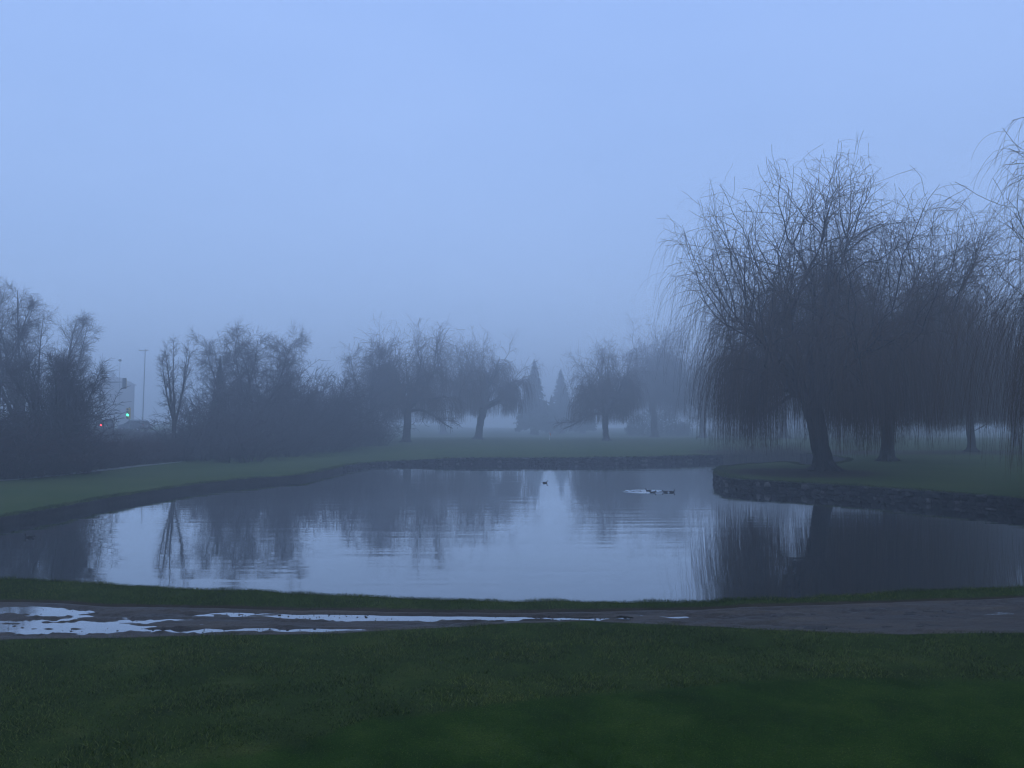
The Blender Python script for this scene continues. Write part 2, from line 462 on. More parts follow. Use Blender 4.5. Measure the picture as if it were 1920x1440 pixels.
# ------------------------------------------------------------------ banks and walls round the pond
def bank_strip(i0, i1, name, mat):
    """earth face falling from the turf lip to below the water"""
    n = len(SHORE); idx = np.arange(i0, i1 + 1) % n
    S = SHORE[idx]; O = OUT[idx]; z = gz(S[:, 0], S[:, 1])
    prof = [(0.03, -0.004), (-0.04, -0.03), (-0.02, -0.12), (0.0, -0.24), (-0.03, -0.40), (-0.10, -0.75)]
    rows = []
    for k, (o, dz) in enumerate(prof):
        jo = 0.0 if k == 0 else 0.05 * fbm(S[:, 0] * 3, S[:, 1] * 3 + 7 * k, 50 + k, 3)
        q = S + O * (o + jo)[:, None] if hasattr(jo, '__len__') else S + O * o
        rows.append(np.concatenate([q, (z + dz)[:, None]], 1))
    V = np.stack(rows, 1); K = len(prof); L = len(idx)
    g = np.arange(L * K).reshape(L, K)
    q = np.stack([g[:-1, :-1], g[1:, :-1], g[1:, 1:], g[:-1, 1:]], -1).reshape(-1, 4)
    mb = MB(); mb.add(V.reshape(-1, 3), q)
    return mb.build(name, mat, smooth=True)
tag(bank_strip(0, len(SHORE), 'pond_bank', M['bank']), kind='structure')

def nearest(p):
    return int(np.argmin(np.linalg.norm(SHORE - np.array(p)[None], axis=1)))

def rounded_block():
    bm = bmesh.new(); bmesh.ops.create_cube(bm, size=1.0)
    bmesh.ops.subdivide_edges(bm, edges=bm.edges, cuts=2, use_grid_fill=True)
    for v in bm.verts:
        s = v.co.normalized() * 0.62; v.co = v.co.lerp(s, 0.42)
    vs = np.array([v.co[:] for v in bm.verts]); fs = np.array([[v.index for v in f.verts] for f in bm.faces]); bm.free()
    return vs, fs
BLK = rounded_block()

def stone_wall(name, i0, i1, label, h0=-0.25, proud=0.0):
    S = SHORE[i0:i1 + 1] if i1 >= i0 else np.concatenate([SHORE[i0:], SHORE[:i1 + 1]])
    O = OUT[i0:i1 + 1] if i1 >= i0 else np.concatenate([OUT[i0:], OUT[:i1 + 1]])
    seg = np.linalg.norm(np.diff(S, axis=0), axis=1); cum = np.concatenate([[0], np.cumsum(seg)])
    mb = MB(); Lt = cum[-1]
    zt = float(gz(*S.mean(0)))
    course = [h0 + 0.0]; z = h0
    while z < zt - 0.06:
        hgt = rng.uniform(0.11, 0.22); s = rng.uniform(0, 0.3)
        while s < Lt:
            w = rng.uniform(0.14, 0.42) if rng.uniform() < 0.8 else rng.uniform(0.4, 0.7)
            c = s + w / 2
            if c > Lt: break
            x = np.interp(c, cum, S[:, 0]); y = np.interp(c, cum, S[:, 1]); ox = np.interp(c, cum, O[:, 0]); oy = np.interp(c, cum, O[:, 1])
            top = float(gz(x, y)) - 0.02
            hh = min(hgt, max(0.08, top - z)) * rng.uniform(0.88, 1.12)
            if z + 0.05 < top:
                a = math.atan2(ox, -oy) + rng.normal(0, 0.08); ca, sa = math.cos(a), math.sin(a)
                v = BLK[0] * np.array([w * 1.03, rng.uniform(0.24, 0.36), hh * 1.08]) + rng.normal(0, 0.024, BLK[0].shape)
                off = -0.02 + proud + rng.uniform(-0.09, 0.05)
                v = np.stack([v[:, 0] * ca - v[:, 1] * sa + x + ox * (-off), v[:, 0] * sa + v[:, 1] * ca + y + oy * (-off), v[:, 2] + z + hh / 2], 1)
                mb.add(v, BLK[1])
            s += w
        z += hgt
    return tag(mb.build(name, M['stone'], smooth=True), label, 'stone wall')
iA = nearest(at_z(640, 882, 0)); iB = nearest(at_z(1350, 864, 0))
stone_wall('retaining_wall', min(iA, iB), max(iA, iB), 'low rough stone retaining wall along the far misty shore of the pond')
iC = nearest(at_z(1440, 881, 0)); iD = nearest(at_z(2050, 974, 0))
stone_wall('retaining_wall', min(iC, iD), max(iC, iD), 'dark mossy stone retaining wall curving round the willow peninsula on the right')

# ------------------------------------------------------------------ water
mb = MB(); mb.add([(-26, 11.8, 0), (34, 11.8, 0), (34, 80, 0), (-26, 80, 0)], [(0, 1, 2, 3)])
tag(mb.build('pond_water', M['water']), kind='structure')

# ------------------------------------------------------------------ muddy track
def build_track():
    xs = np.arange(-24, 24.001, 0.045); V = 56
    vv = np.linspace(-0.10, 1.10, V)
    X = np.repeat(xs[:, None], V, 1); yn = y_near(xs)[:, None]; yf = y_far(xs)[:, None]
    Y = yn + (yf - yn) * vv[None]
    ed = np.minimum(vv, 1 - vv)[None] * (yf - yn)
    Z = 0.492 + 0.022 * fbm(X * 0.9, Y * 3.0, 61, 5) + 0.022 * fbm(X * 4, Y * 9, 67, 4) + 0.030 * np.clip(0.16 - np.abs(fbm(X * 1.6, Y * 6.5, 73, 4)), 0, 1) / 0.16 * sstep(-0.05, 0.25, fbm(X * 0.5, Y * 1.5, 79, 3) + 0.12)
    def dip(cx, cy, rx, ry, dep, wob=0.5):
        q = np.sqrt(((X - cx) / rx) ** 2 + ((Y - cy) / ry) ** 2) + wob * fbm(X * 1.1, Y * 3.2, 71, 4)
        return dep * sstep(1.25, 0.55, q)
    def pz(px, py): return at_z(px, py, 0.475)
    for (px, py, wpx, ry, dep) in [(800, 1158, 250, 0.30, 0.06), (945, 1160, 105, 0.14, 0.045), (500, 1182, 200, 0.13, 0.045), (300, 1184, 190, 0.13, 0.038),
                                   (30, 1147, 150, 0.30, 0.034), (40, 1178, 240, 0.42, 0.036), (180, 1165, 190, 0.4, 0.018), (1140, 1161, 70, 0.10, 0.034),
                                   (1285, 1158, 66, 0.10, 0.032), (450, 1153, 170, 0.2, 0.026), (350, 1163, 130, 0.1, 0.018), (-300, 1170, 280, 0.5, 0.03)]:
        cx, cy = pz(px, py); Z = Z - dip(cx, cy, wpx / F * cy, ry, dep)
    Z = Z - 0.020 * sstep(0, 1, np.exp(-((X - 4.8) / 2.2) ** 2 - ((vv[None] - 0.28) / 0.1) ** 2)) - 0.018 * np.exp(-((X - 6.0) / 1.6) ** 2 - ((vv[None] - 0.66) / 0.08) ** 2)
    edgez = gz(X, Y)
    w = sstep(0.07, -0.01, ed)
    Z = Z * (1 - w) + (edgez + 0.005) * w
    Z = np.where(ed < -0.05, edgez - 0.03, Z)
    g = np.arange(len(xs) * V).reshape(len(xs), V)
    q = np.stack([g[:-1, :-1], g[1:, :-1], g[1:, 1:], g[:-1, 1:]], -1).reshape(-1, 4)
    mb = MB(); mb.add(np.stack([X, Y, Z], -1).reshape(-1, 3), q)
    tag(mb.build('path', M['mud'], smooth=True), kind='structure')
    # standing water in the hollows
    k = (ed[:-1, :-1] > -0.02) & (xs[:-1, None] > -23)
    mb = MB(); yb = 0.02
    L = len(xs); row = np.stack([np.concatenate([xs, xs]), np.concatenate([y_near(xs) + 0.03, y_far(xs) - 0.03]), np.full(2 * L, 0.4755)], 1)
    g2 = np.arange(L); q2 = np.stack([g2[:-1], g2[1:], g2[1:] + L, g2[:-1] + L], -1)
    mb.add(row, q2); tag(mb.build('puddle_water', M['puddle']), kind='structure')
    # mud clods and litter
    n = 1500; cx = rng.uniform(-8.5, 9, n); vvv = rng.uniform(0.02, 0.98, n) ** 1.0; cy = y_near(cx) + (y_far(cx) - y_near(cx)) * vvv
    ok = (fbm(cx * 0.8, cy * 2, 81, 3) > -0.05) ; cx, cy = cx[ok], cy[ok]
    mb = MB()
    for a, b_ in zip(cx, cy):
        s = rng.lognormal(-4.9, 0.5); s = min(s, 0.02)
        v = BLK[0] * np.array([s * rng.uniform(1, 2.5), s * rng.uniform(0.8, 1.5), s * rng.uniform(0.4, 0.8)]) * rng.uniform(0.85, 1.15, BLK[0].shape)
        an = rng.uniform(0, 6.28); c_, s_ = math.cos(an), math.sin(an)
        mb.add(np.stack([v[:, 0] * c_ - v[:, 1] * s_ + a, v[:, 0] * s_ + v[:, 1] * c_ + b_, v[:, 2] + 0.480], 1), BLK[1])
    tag(mb.build('mud_clods', M['bank']), 'dark mud clods and litter scattered over the wet track', 'mud', kind='stuff')
build_track()
# fallen stick in the small puddle
p = at_z(1171, 1158, 0.485)
a = np.array([[[p[0] - 0.12, p[1] + 0.03, 0.492], [p[0] - 0.03, p[1] + 0.004, 0.502], [p[0] + 0.04, p[1] - 0.01, 0.498], [p[0] + 0.13, p[1] - 0.03, 0.49]]])
mb = MB(); mb.tubes(a, np.array([[0.006, 0.013, 0.011, 0.006]]), 7)
mb.tubes(np.array([[[p[0] - 0.03, p[1], 0.5], [p[0] - 0.05, p[1] - 0.03, 0.52], [p[0] - 0.09, p[1] - 0.05, 0.525]]]), np.array([[0.006, 0.005, 0.003]]), 5)
tag(mb.build('fallen_stick', M['bark']), 'short dark stick lying in the small puddle mid track', 'stick')

# ------------------------------------------------------------------ grass blades
def build_grass():
    mb = MB()
    def blades(x, y, h, w, lean):
        n = len(x); z = gz(x, y) - 0.003
        a = rng.uniform(0, 2 * math.pi, n); dx, dy = np.cos(a) * w / 2, np.sin(a) * w / 2
        l = rng.normal(0, 1, (n, 2)) * lean * h[:, None]
        v = np.empty((n, 3, 3)); v[:, 0] = np.stack([x - dx, y - dy, z], 1); v[:, 1] = np.stack([x + dx, y + dy, z], 1)
        v[:, 2] = np.stack([x + l[:, 0], y + l[:, 1], z + h], 1)
        mb.add(v.reshape(-1, 3), t=np.arange(n * 3).reshape(n, 3))
    n = 520000
    x = rng.uniform(-11, 11, n); y = rng.uniform(4.5, 12.4, n)
    den = np.clip(0.75 + 1.1 * fbm(x * 1.6, y * 1.6, 91, 4), 0.15, 1)
    k = (y < y_near(x) + 0.02) & (y > y_green(x)) & (np.abs(x) < y * 0.72 + 1.2) & (rng.uniform(0, 1, n) < den)
    x, y = x[k], y[k]; q = fbm(x * 2.2, y * 2.2, 95, 3)
    blades(x, y, (0.018 + 0.030 * rng.uniform(0, 1, len(x)) ** 2) * (1 + 1.2 * q), 0.004 + 0.006 * rng.uniform(0, 1, len(x)) ** 2, 0.7)
    n = 170000
    x = rng.uniform(-12, 12, n); y = rng.uniform(12.6, 16.6, n)
    k = ~in_poly(x, y, SHORE) & (y > y_far(x) + np.interp(x, [-8, 0, 8], [0.22, 0.27, 0.2]) * (0.7 + 1.5 * rng.uniform(0, 1, n) ** 2))
    x, y = x[k], y[k]
    blades(x, y, 0.018 + 0.022 * rng.uniform(0, 1, len(x)), np.full(len(x), 0.006), 0.5)
    # tufts on the turf lip
    S = SHORE[(SHORE[:, 1] < 17.5)]; i = rng.integers(0, len(S), 26000)
    cl = np.clip(0.4 + 1.6 * fbm(S[i, 0] * 2.5, S[i, 1], 99, 3), 0.12, 1.3)
    j = rng.normal(0, 0.06, (len(i), 2)); P = S[i] + j
    blades(P[:, 0], P[:, 1], 0.02 + 0.05 * cl * rng.uniform(0.2, 1, len(i)), np.full(len(i), 0.006), 0.5)
    # turf hanging over the far walls and banks
    S = SHORE[(SHORE[:, 1] > 20)]; O_ = OUT[(SHORE[:, 1] > 20)]; i = rng.integers(0, len(S), 60000); di = np.linalg.norm(S[i], axis=1) / 40
    cl = np.clip(0.5 + 1.5 * fbm(S[i, 0] * 0.9, S[i, 1] * 0.9, 103, 3), 0.1, 1.4)
    P = S[i] + O_[i] * rng.uniform(-0.06, 0.25, (len(i), 1)) + rng.normal(0, 0.12, (len(i), 2))
    blades(P[:, 0], P[:, 1], (0.03 + 0.10 * cl * rng.uniform(0.2, 1, len(i))), 0.016 * di, 0.9)
    # the putting green: very short, fine
    n = 260000
    x = rng.uniform(-7, 8, n); y = rng.uniform(5.5, 9.4, n)
    k = (y < y_green(x)) & (np.abs(x) < y * 0.72 + 0.8); x, y = x[k], y[k]
    blades(x, y, 0.006 + 0.006 * rng.uniform(0, 1, len(x)), np.full(len(x), 0.004), 0.6)
    tag(mb.build('grass', M['blade']), 'dark green mown grass of the foreground lawn', 'grass', kind='stuff')
build_grass()

# ------------------------------------------------------------------ tree generators
UP = np.array([0, 0, 1.0])
def unit(v): return v / (np.linalg.norm(v, axis=-1, keepdims=True) + 1e-9)

def grow(P0, D0, L, K, r0, r1, g, nz, rg, ramp_g=False):
    """polylines from P0 along D0; g pulls upwards (positive) or down"""
    n = len(P0); P = np.empty((n, K, 3)); P[:, 0] = P0; D = unit(np.array(D0, float)); g = np.broadcast_to(np.asarray(g, float), (n,))
    for k in range(1, K):
        gg = g * (k / (K - 1)) if ramp_g else g
        D = unit(D + rg.normal(0, nz, (n, 3)) + gg[:, None] * UP)
        P[:, k] = P[:, k - 1] + D * (L / (K - 1))[:, None]
    t = np.linspace(0, 1, K)
    Rd = np.asarray(r0)[:, None] * (1 - t) + np.asarray(r1)[:, None] * t
    return P, Rd

def spawn(P, Rd, n, t0, t1, a0, a1, rg, out=0.0):
    """n children per polyline: start points, directions, parent's radius, t"""
    Np, K, _ = P.shape
    t = np.clip(t0 + (t1 - t0) * (np.arange(n)[None] + rg.uniform(0, 1, (Np, n))) / n, 0, 0.9999)
    f = t * (K - 1); i = np.minimum(f.astype(int), K - 2); u = (f - i)[..., None]; r = np.arange(Np)[:, None]
    p = P[r, i] * (1 - u) + P[r, i + 1] * u
    d = unit(P[r, i + 1] - P[r, i]); rad = Rd[r, i] * (1 - u[..., 0]) + Rd[r, i + 1] * u[..., 0]
    rnd = rg.normal(0, 1, p.shape); perp = unit(rnd - (rnd * d).sum(-1, keepdims=True) * d)
    if out: 
        c = unit(p * np.array([1, 1, 0])); perp = unit(perp + out * c)
    an = np.radians(rg.uniform(a0, a1, t.shape))[..., None]
    dd = unit(d * np.cos(an) + perp * np.sin(an))
    return p.reshape(-1, 3), dd.reshape(-1, 3), rad.ravel(), t.ravel()

def blob_leaves(P, size, n_each, spread, rg):
    n = len(P) * n_each
    c = np.repeat(P, n_each, 0) + rg.normal(0, spread, (n, 3))
    a = unit(rg.normal(0, 1, (n, 3))); b = unit(np.cross(a, rg.normal(0, 1, (n, 3)))); s = np.broadcast_to(np.repeat(np.broadcast_to(size, (len(P),)), n_each)[:, None], (n, 1)) * rg.uniform(0.6, 1.4, (n, 1))
    v = np.stack([c - a * s * 0.5, c + b * s * 0.35, c + a * s * 0.6, c - b * s * 0.35], 1)
    return v.reshape(-1, 3), np.arange(n * 4).reshape(n, 4)

def willow(seed, H, Rad, th, tr, lean, zmin=1.6, n1=9, n2=10, n3=9, ntw=14, tw_r=0.007, shoots=60, dense=0, long_tw=5.0, thin=0.15, uneven=2.2):
    rg = np.random.default_rng(seed); wood = MB(); crown = MB()
    # trunk with a flared foot
    K = 9; t = np.linspace(0, 1, K)
    tp = np.stack([lean[0] * t ** 1.3, lean[1] * t, th * t - 0.15], 1); tp[1:, :2] += rg.normal(0, 0.04 * tr * 2, (K - 1, 2))
    rr = tr * (1.0 + 0.85 * np.exp(-t * th / 0.42) + 0.12 * t ** 2)
    wood.tubes(tp[None], rr[None], 14)
    top = tp[-1]
    # root spurs
    ang = rg.uniform(0, 6.28, 6)
    rp = np.stack([np.stack([np.cos(ang) * s * tr, np.sin(ang) * s * tr, np.full(6, z)], 1) for s, z in ((0.8, 0.5), (1.35, 0.16), (2.0, 0.02), (2.8, -0.12))], 1)
    wood.tubes(rp, np.tile(np.array([0.30, 0.28, 0.2, 0.09]) * tr * 1.2, (6, 1)), 7)
    az = np.arange(n1) * 2 * math.pi / n1 + rg.uniform(-0.35, 0.35, n1)
    el = np.radians(np.where(np.arange(n1) % 2 == 0, rg.uniform(46, 74, n1), rg.uniform(22, 44, n1)))
    D = np.stack([np.cos(az) * np.cos(el), np.sin(az) * np.cos(el), np.sin(el)], 1)
    L = np.where(np.arange(n1) % 2 == 0, (H - th) * 0.62, Rad * 0.95) * rg.uniform(0.85, 1.1, n1)
    st = np.tile(top, (n1, 1)) + D * 0.1 - np.array([0, 0, 1.0])[None] * rg.uniform(0, 0.12 * th, n1)[:, None]
    g = np.where(np.arange(n1) % 2 == 0, 0.05, 0.035)
    P1, R1 = grow(st, D, L, 11, tr * rg.uniform(0.42, 0.66, n1), np.full(n1, tr * 0.12), g, 0.15, rg)
    p, d, r, t_ = spawn(P1, R1, n2, 0.22, 1.0, 32, 75, rg, 0.5)
    P2, R2 = grow(p, d + 0.05 * UP, (0.34 + 0.26 * rg.uniform(0, 1, len(p))) * Rad * (1.15 - 0.5 * t_), 8, np.minimum(r * 0.65, tr * 0.27), np.full(len(p), tr * 0.035), rg.uniform(-0.14, 0.06, len(p)), 0.18, rg)
    # upright shoots from the old pollard heads
    if shoots:
        cand = np.concatenate([P1[:, 4:].reshape(-1, 3), P2[:, 3:].reshape(-1, 3)])
        w = np.clip((cand[:, 2] - th) / (H - th), 0.02, 1) * (0.25 + np.linalg.norm(cand[:, :2] - top[:2], axis=1) / Rad); w /= w.sum()
        q = cand[rg.choice(len(cand), shoots, p=w)]
        D = unit(np.stack([q[:, 0] / Rad * 0.55 + rg.normal(0, 0.36, shoots), q[:, 1] / Rad * 0.55 + rg.normal(0, 0.36, shoots), np.ones(shoots)], 1))
        Ls = np.clip(H * (0.98 - 0.20 * np.minimum(1, (np.linalg.norm(q[:, :2] - top[:2], axis=1) / Rad) ** 2)) - q[:, 2], 1.5, 0.40 * H) * rg.uniform(0.75, 1.0, shoots)
        PS, RS = grow(q, D, Ls, 8, np.full(shoots, tr * 0.085), np.full(shoots, tr * 0.018), 0.03, 0.17, rg)
    # fit to the wanted envelope
    allp = np.concatenate([P1.reshape(-1, 3), P2.reshape(-1, 3)] + ([PS.reshape(-1, 3)] if shoots else []))
    sx = (Rad * 0.93) / np.percentile(np.linalg.norm(allp[:, :2] - top[:2], axis=1), 97); sz = (H * 0.945 - th) / (allp[:, 2].max() - th)
    def fit(P):
        P = P.copy(); P[..., :2] = top[:2] + (P[..., :2] - top[:2]) * sx; P[..., 2] = th + (P[..., 2] - th) * sz; return P
    P1 = fit(P1); P2 = fit(P2); P2[..., 2] = np.maximum(P2[..., 2], th * 0.72 + 0.25 * (P2[..., 2] - th * 0.72))
    wood.tubes(P1, R1, 8); wood.tubes(P2, R2, 5)
    par = [(P2, R2, n3, 0.12, 1.0), (P1, R1, 8, 0.5, 1.0)]
    if shoots:
        PS = fit(PS); wood.tubes(PS, RS, 4); par.append((PS, RS, 12, 0.2, 1.0))
    L3 = []; R3 = []
    for i, (P, Rr, n, a, b) in enumerate(par):
        p, d, r, t_ = spawn(P, Rr, n, a, b, 25, 70, rg, 0.3)
        ln = (0.11 + 0.10 * rg.uniform(0, 1, len(p))) * Rad * (1.5 if i == 2 else 1.0)
        gg = rg.uniform(-0.22, 0.05, len(p)) if i < 2 else rg.uniform(-0.16, 0.10, len(p))
        Pc, Rc = grow(p, d, ln, 6, np.minimum(r * 0.6, tr * 0.065), np.full(len(p), tw_r * 1.3), gg, 0.16, rg)
        L3.append(Pc); R3.append(Rc)
    P3 = np.concatenate(L3); R3 = np.concatenate(R3); crown.tubes(P3, R3, 4)
    p, d, r, t_ = spawn(P3, R3, ntw, 0.1, 1.0, 20, 75, rg, 0.25)
    hf = np.clip((p[:, 2] - th) / (H - th), 0, 1)
    lo = np.clip(1.25 - 1.5 * hf, 0.12, 1)
    ln = (0.5 + (long_tw - 0.5) * lo * rg.uniform(0.35, 1.0, len(p)))
    ln = np.minimum(ln, p[:, 2] - zmin - rg.exponential(0.5, len(p)) - uneven * np.clip(fbm(p[:, 0] * 0.7 + seed, p[:, 1] * 0.7, 7, 3) + 0.1, 0, 1))
    k = (ln > 0.3) & (rg.uniform(0, 1, len(p)) > thin * sstep(0.05, 0.30, hf) + (0.82 - thin) * sstep(0.28, 0.62, hf))
    # thin the lower inside so the trunk shows
    rr_ = np.linalg.norm(p[:, :2] - top[:2], axis=1)
    low = p[:, 2] - ln < th * 1.0
    k &= ~(low & (rr_ < Rad * 0.28) & (rg.uniform(0, 1, len(p)) < 0.75))
    p, d, ln, hf = p[k], d[k], ln[k], hf[k]
    Pt, Rt = grow(p, d, ln, 7, tw_r * rg.uniform(0.8, 1.15, len(p)), np.full(len(p), tw_r * 0.5), -0.20 - 0.75 * (1 - hf) ** 0.8, 0.07, rg)
    crown.tubes(Pt, Rt, 3)
    if dense:
        q = np.concatenate([P1[:, 2:8].reshape(-1, 3), P2[:, 1:6].reshape(-1, 3)]); q = q[q[:, 2] < H * 0.72]
        q = q[rg.choice(len(q), min(dense, len(q)), replace=False)]
        # short broken spurs and witches' broom growth on the old limbs
        n = 18; p0 = np.repeat(q, n, 0); dd = unit(rg.normal(0, 1, p0.shape) + np.array([0, 0, 0.35]))
        Pq, Rq = grow(p0, dd, rg.uniform(0.5, 1.5, len(p0)) * H / 20, 4, np.full(len(p0), tw_r * 1.2), np.full(len(p0), tw_r * 0.5), 0.05, 0.2, rg)
        crown.tubes(Pq, Rq, 3)
    return wood, crown

def bare_tree(seed, H, Rad, th, tr, stems, spread, n1=14, n2=7, n3=6, tw_r=0.008, droop=-0.1, el=(35, 60), nz=0.07, ntw=0, tw_len=1.0):
    rg = np.random.default_rng(seed); wood = MB(); crown = MB()
    if th > 0.3:
        t = np.linspace(0, 1, 5)[:, None]
        tp = np.concatenate([rg.normal(0, 0.03, (5, 2)) * t, th * t - 0.1], 1)
        wood.tubes(tp[None], (tr * (1 + 0.6 * np.exp(-t[:, 0] * th / 0.35)))[None], 9)
    az = np.arange(stems) * 2 * math.pi / stems + rg.uniform(-0.5, 0.5, stems)
    e = np.radians(90 - spread * rg.uniform(0.5, 1.0, stems))
    if stems == 1: e[:] = math.pi / 2
    D = np.stack([np.cos(az) * np.cos(e), np.sin(az) * np.cos(e), np.sin(e)], 1)
    P0 = np.tile([0, 0, max(th - 0.25, -0.1)], (stems, 1)) + D * 0.05
    L = (H - th) / np.maximum(np.sin(e), 0.5) * rg.uniform(0.82, 1.0, stems)
    P1, R1 = grow(P0, D, L, 12, np.full(stems, tr * (0.62 if stems > 1 else 1.0)), np.full(stems, tr * 0.07), 0.05, nz, rg)
    p, d, r, t_ = spawn(P1, R1, n1, 0.16, 0.99, el[0], el[1], rg, 0.25)
    ln = Rad * (0.35 + 0.45 * rg.uniform(0, 1, len(p))) * np.clip(1.35 - t_, 0.3, 1.0)
    P2, R2 = grow(p, d, ln, 8, np.minimum(r * 0.5, tr * 0.25), np.full(len(p), tr * 0.03), 0.07, 0.13, rg)
    ap = np.concatenate([P1.reshape(-1, 3), P2.reshape(-1, 3)])
    sx = Rad * 0.9 / np.percentile(np.linalg.norm(ap[:, :2], axis=1), 98); sz = H * 0.97 / ap[:, 2].max()
    s = np.array([sx, sx, sz]); P1 = P1 * s; P2 = P2 * s
    wood.tubes(P1, R1, 7); wood.tubes(P2, R2, 4)
    p, d, r, t_ = spawn(P2, R2, n2, 0.12, 1.0, 22, 60, rg)
    P3, R3 = grow(p, d, Rad * (0.10 + 0.16 * rg.uniform(0, 1, len(p))), 6, np.minimum(r * 0.6, tr * 0.06), np.full(len(p), tw_r), rg.uniform(droop, 0.08, len(p)), 0.13, rg)
    crown.tubes(P3, R3, 3)
    p, d, r, t_ = spawn(np.concatenate([P3]), R3, n3, 0.1, 1.0, 20, 60, rg)
    P4, R4 = grow(p, d, tw_len * rg.uniform(0.35, 1.0, len(p)), 5, np.full(len(p), tw_r), np.full(len(p), tw_r * 0.5), rg.uniform(droop * 2.5, 0.05, len(p)), 0.14, rg)
    crown.tubes(P4, R4, 3)
    return wood, crown

def bush(seed, H, Rad, stems=34, n1=9, n2=7, tw_r=0.012):
    rg = np.random.default_rng(seed); wood = MB(); crown = MB()
    a = rg.uniform(0, 6.28, stems); q = np.sqrt(rg.uniform(0, 1, stems))
    P0 = np.stack([np.cos(a) * q * Rad * 0.55, np.sin(a) * q * Rad * 0.55, np.full(stems, -0.1)], 1)
    D = unit(np.stack([np.cos(a) * q * 0.5, np.sin(a) * q * 0.5, np.ones(stems)], 1))
    P1, R1 = grow(P0, D, H * rg.uniform(0.55, 1.05, stems), 9, np.full(stems, tw_r * 2.6), np.full(stems, tw_r * 0.8), rg.uniform(-0.10, 0.05, stems), 0.13, rg)
    wood.tubes(P1, R1, 5)
    p, d, r, t_ = spawn(P1, R1, n1, 0.05, 1.0, 25, 75, rg)
    P2, R2 = grow(p, d, H * (0.14 + 0.16 * rg.uniform(0, 1, len(p))), 6, np.full(len(p), tw_r * 1.2), np.full(len(p), tw_r * 0.7), rg.uniform(-0.1, 0.08, len(p)), 0.16, rg)
    crown.tubes(P2, R2, 3)
    p, d, r, t_ = spawn(P2, R2, n2, 0.1, 1.0, 25, 70, rg)
    P3, R3 = grow(p, d, H * (0.06 + 0.10 * rg.uniform(0, 1, len(p))), 4, np.full(len(p), tw_r * 0.9), np.full(len(p), tw_r * 0.5), rg.uniform(-0.15, 0.08, len(p)), 0.16, rg)
    crown.tubes(P3, R3, 3)
    return wood, crown

def conifer(seed, H, Rad, skirt):
    rg = np.random.default_rng(seed); wood = MB(); crown = MB()
    t = np.linspace(0, 1, 6); wood.tubes(np.stack([0 * t, 0 * t, H * t - 0.1], 1)[None], (0.035 * H * (1 - 0.95 * t) * (1 + 0.5 * np.exp(-t * 25)))[None], 9)
    n = 520; f = rg.uniform(0, 1, n) ** 1.35; z = skirt + (H - skirt) * f
    a = rg.uniform(0, 6.28, n); L = Rad * (1 - f) ** 0.98 * rg.uniform(0.72, 1.05, n) * np.where(f < 0.08, 0.88, 1) + 0.04
    D = np.stack([np.cos(a), np.sin(a), np.full(n, 0.12)], 1)
    P, Rd = grow(np.stack([0 * z, 0 * z, z], 1), D, L, 6, np.full(n, 0.05), np.full(n, 0.015), -0.12, 0.05, rg)
    wood.tubes(P, Rd, 3)
    sp, d, r, t_ = spawn(P, Rd, 22, 0.25, 1.0, 30, 60, rg)
    v, q = blob_leaves(sp, 0.14 + 0.40 * np.clip(1 - sp[:, 2] / H, 0, 1) ** 0.6, 2, 0.10, rg); crown.add(v, q)
    dz = rg.uniform(0, 2.2, 160); top = np.stack([rg.normal(0, 1, 160) * (0.02 + 0.09 * dz), rg.normal(0, 1, 160) * (0.02 + 0.09 * dz), H + 0.5 - dz], 1)
    v, q = blob_leaves(top, 0.2, 1, 0.02, rg); crown.add(v, q)
    return wood, crown

def make_tree(name, parts, loc, label, cat='tree', group=None, mats=('bark', 'twig'), rz=0.0, sc=1.0, pn=('trunk', 'crown')):
    r = empty(name, loc, rz, sc); tag(r, label, cat, group)
    parts[0].build(pn[0], M[mats[0]], r, smooth=True); parts[1].build(pn[1], M[mats[1]], r)
    return r

def place(px, py, top=None):
    p = hit(px, py); z = float(gz(*p))
    if top is None: return (p[0], p[1], z)
    d = ray(px, top); t = p[1] / d[1]
    return (p[0], p[1], z), CAM_H + d[2] * t - z

# ------------------------------------------------------------------ willows on the right
W = 'weeping willows on the right bank'
loc, H = place(1545, 882, 288)
D1 = loc[1]
ppm = F / D1
w = willow(11, H, 272 / ppm, (882 - 752) / ppm, 0.50, (-0.65, 0.2), zmin=0.9, n1=11, n2=11, n3=9, ntw=12, tw_r=0.0068, shoots=100, dense=50, long_tw=9.0, thin=0.6)
make_tree('willow_tree', w, loc, 'large bare weeping willow with a flared leaning trunk at the end of the walled peninsula', 'tree', W)
loc, H = place(1663, 864, 352)
w2 = willow(23, H, 196 * loc[1] / F, 4.6, 0.46, (0.15, 0.0), zmin=2.0, n1=10, n2=10, n3=9, ntw=14, tw_r=0.009, shoots=70, dense=230, long_tw=9.0)
t2 = make_tree('willow_tree', w2, loc, 'dense dark weeping willow with a straight trunk directly behind the large peninsula willow', 'tree', W)
loc, H = place(1822, 847, 500)
t3 = copy_tree(t2); t3.location = loc; t3.rotation_euler = (0, 0, 2.2); s = H / place(1663, 864, 352)[1]; t3.scale = (s * 0.9, s * 0.9, s)
t3['label'] = 'smaller weeping willow with a thin leaning trunk farthest back on the right bank'
# the near one whose curtain hangs into the frame at the right edge
loc = (24.9, 28.2); loc = (loc[0], loc[1], float(gz(*loc)))
w4 = willow(37, 15.6, 7.2, 4.2, 0.42, (0.0, 0.2), zmin=0.0, uneven=0.9, n1=11, n2=10, n3=8, ntw=12, tw_r=0.0065, shoots=45, dense=0, long_tw=14.0)
make_tree('willow_tree', w4, loc, 'nearest weeping willow, its dark hanging twigs reaching in at the right edge', 'tree', W, rz=0.6)

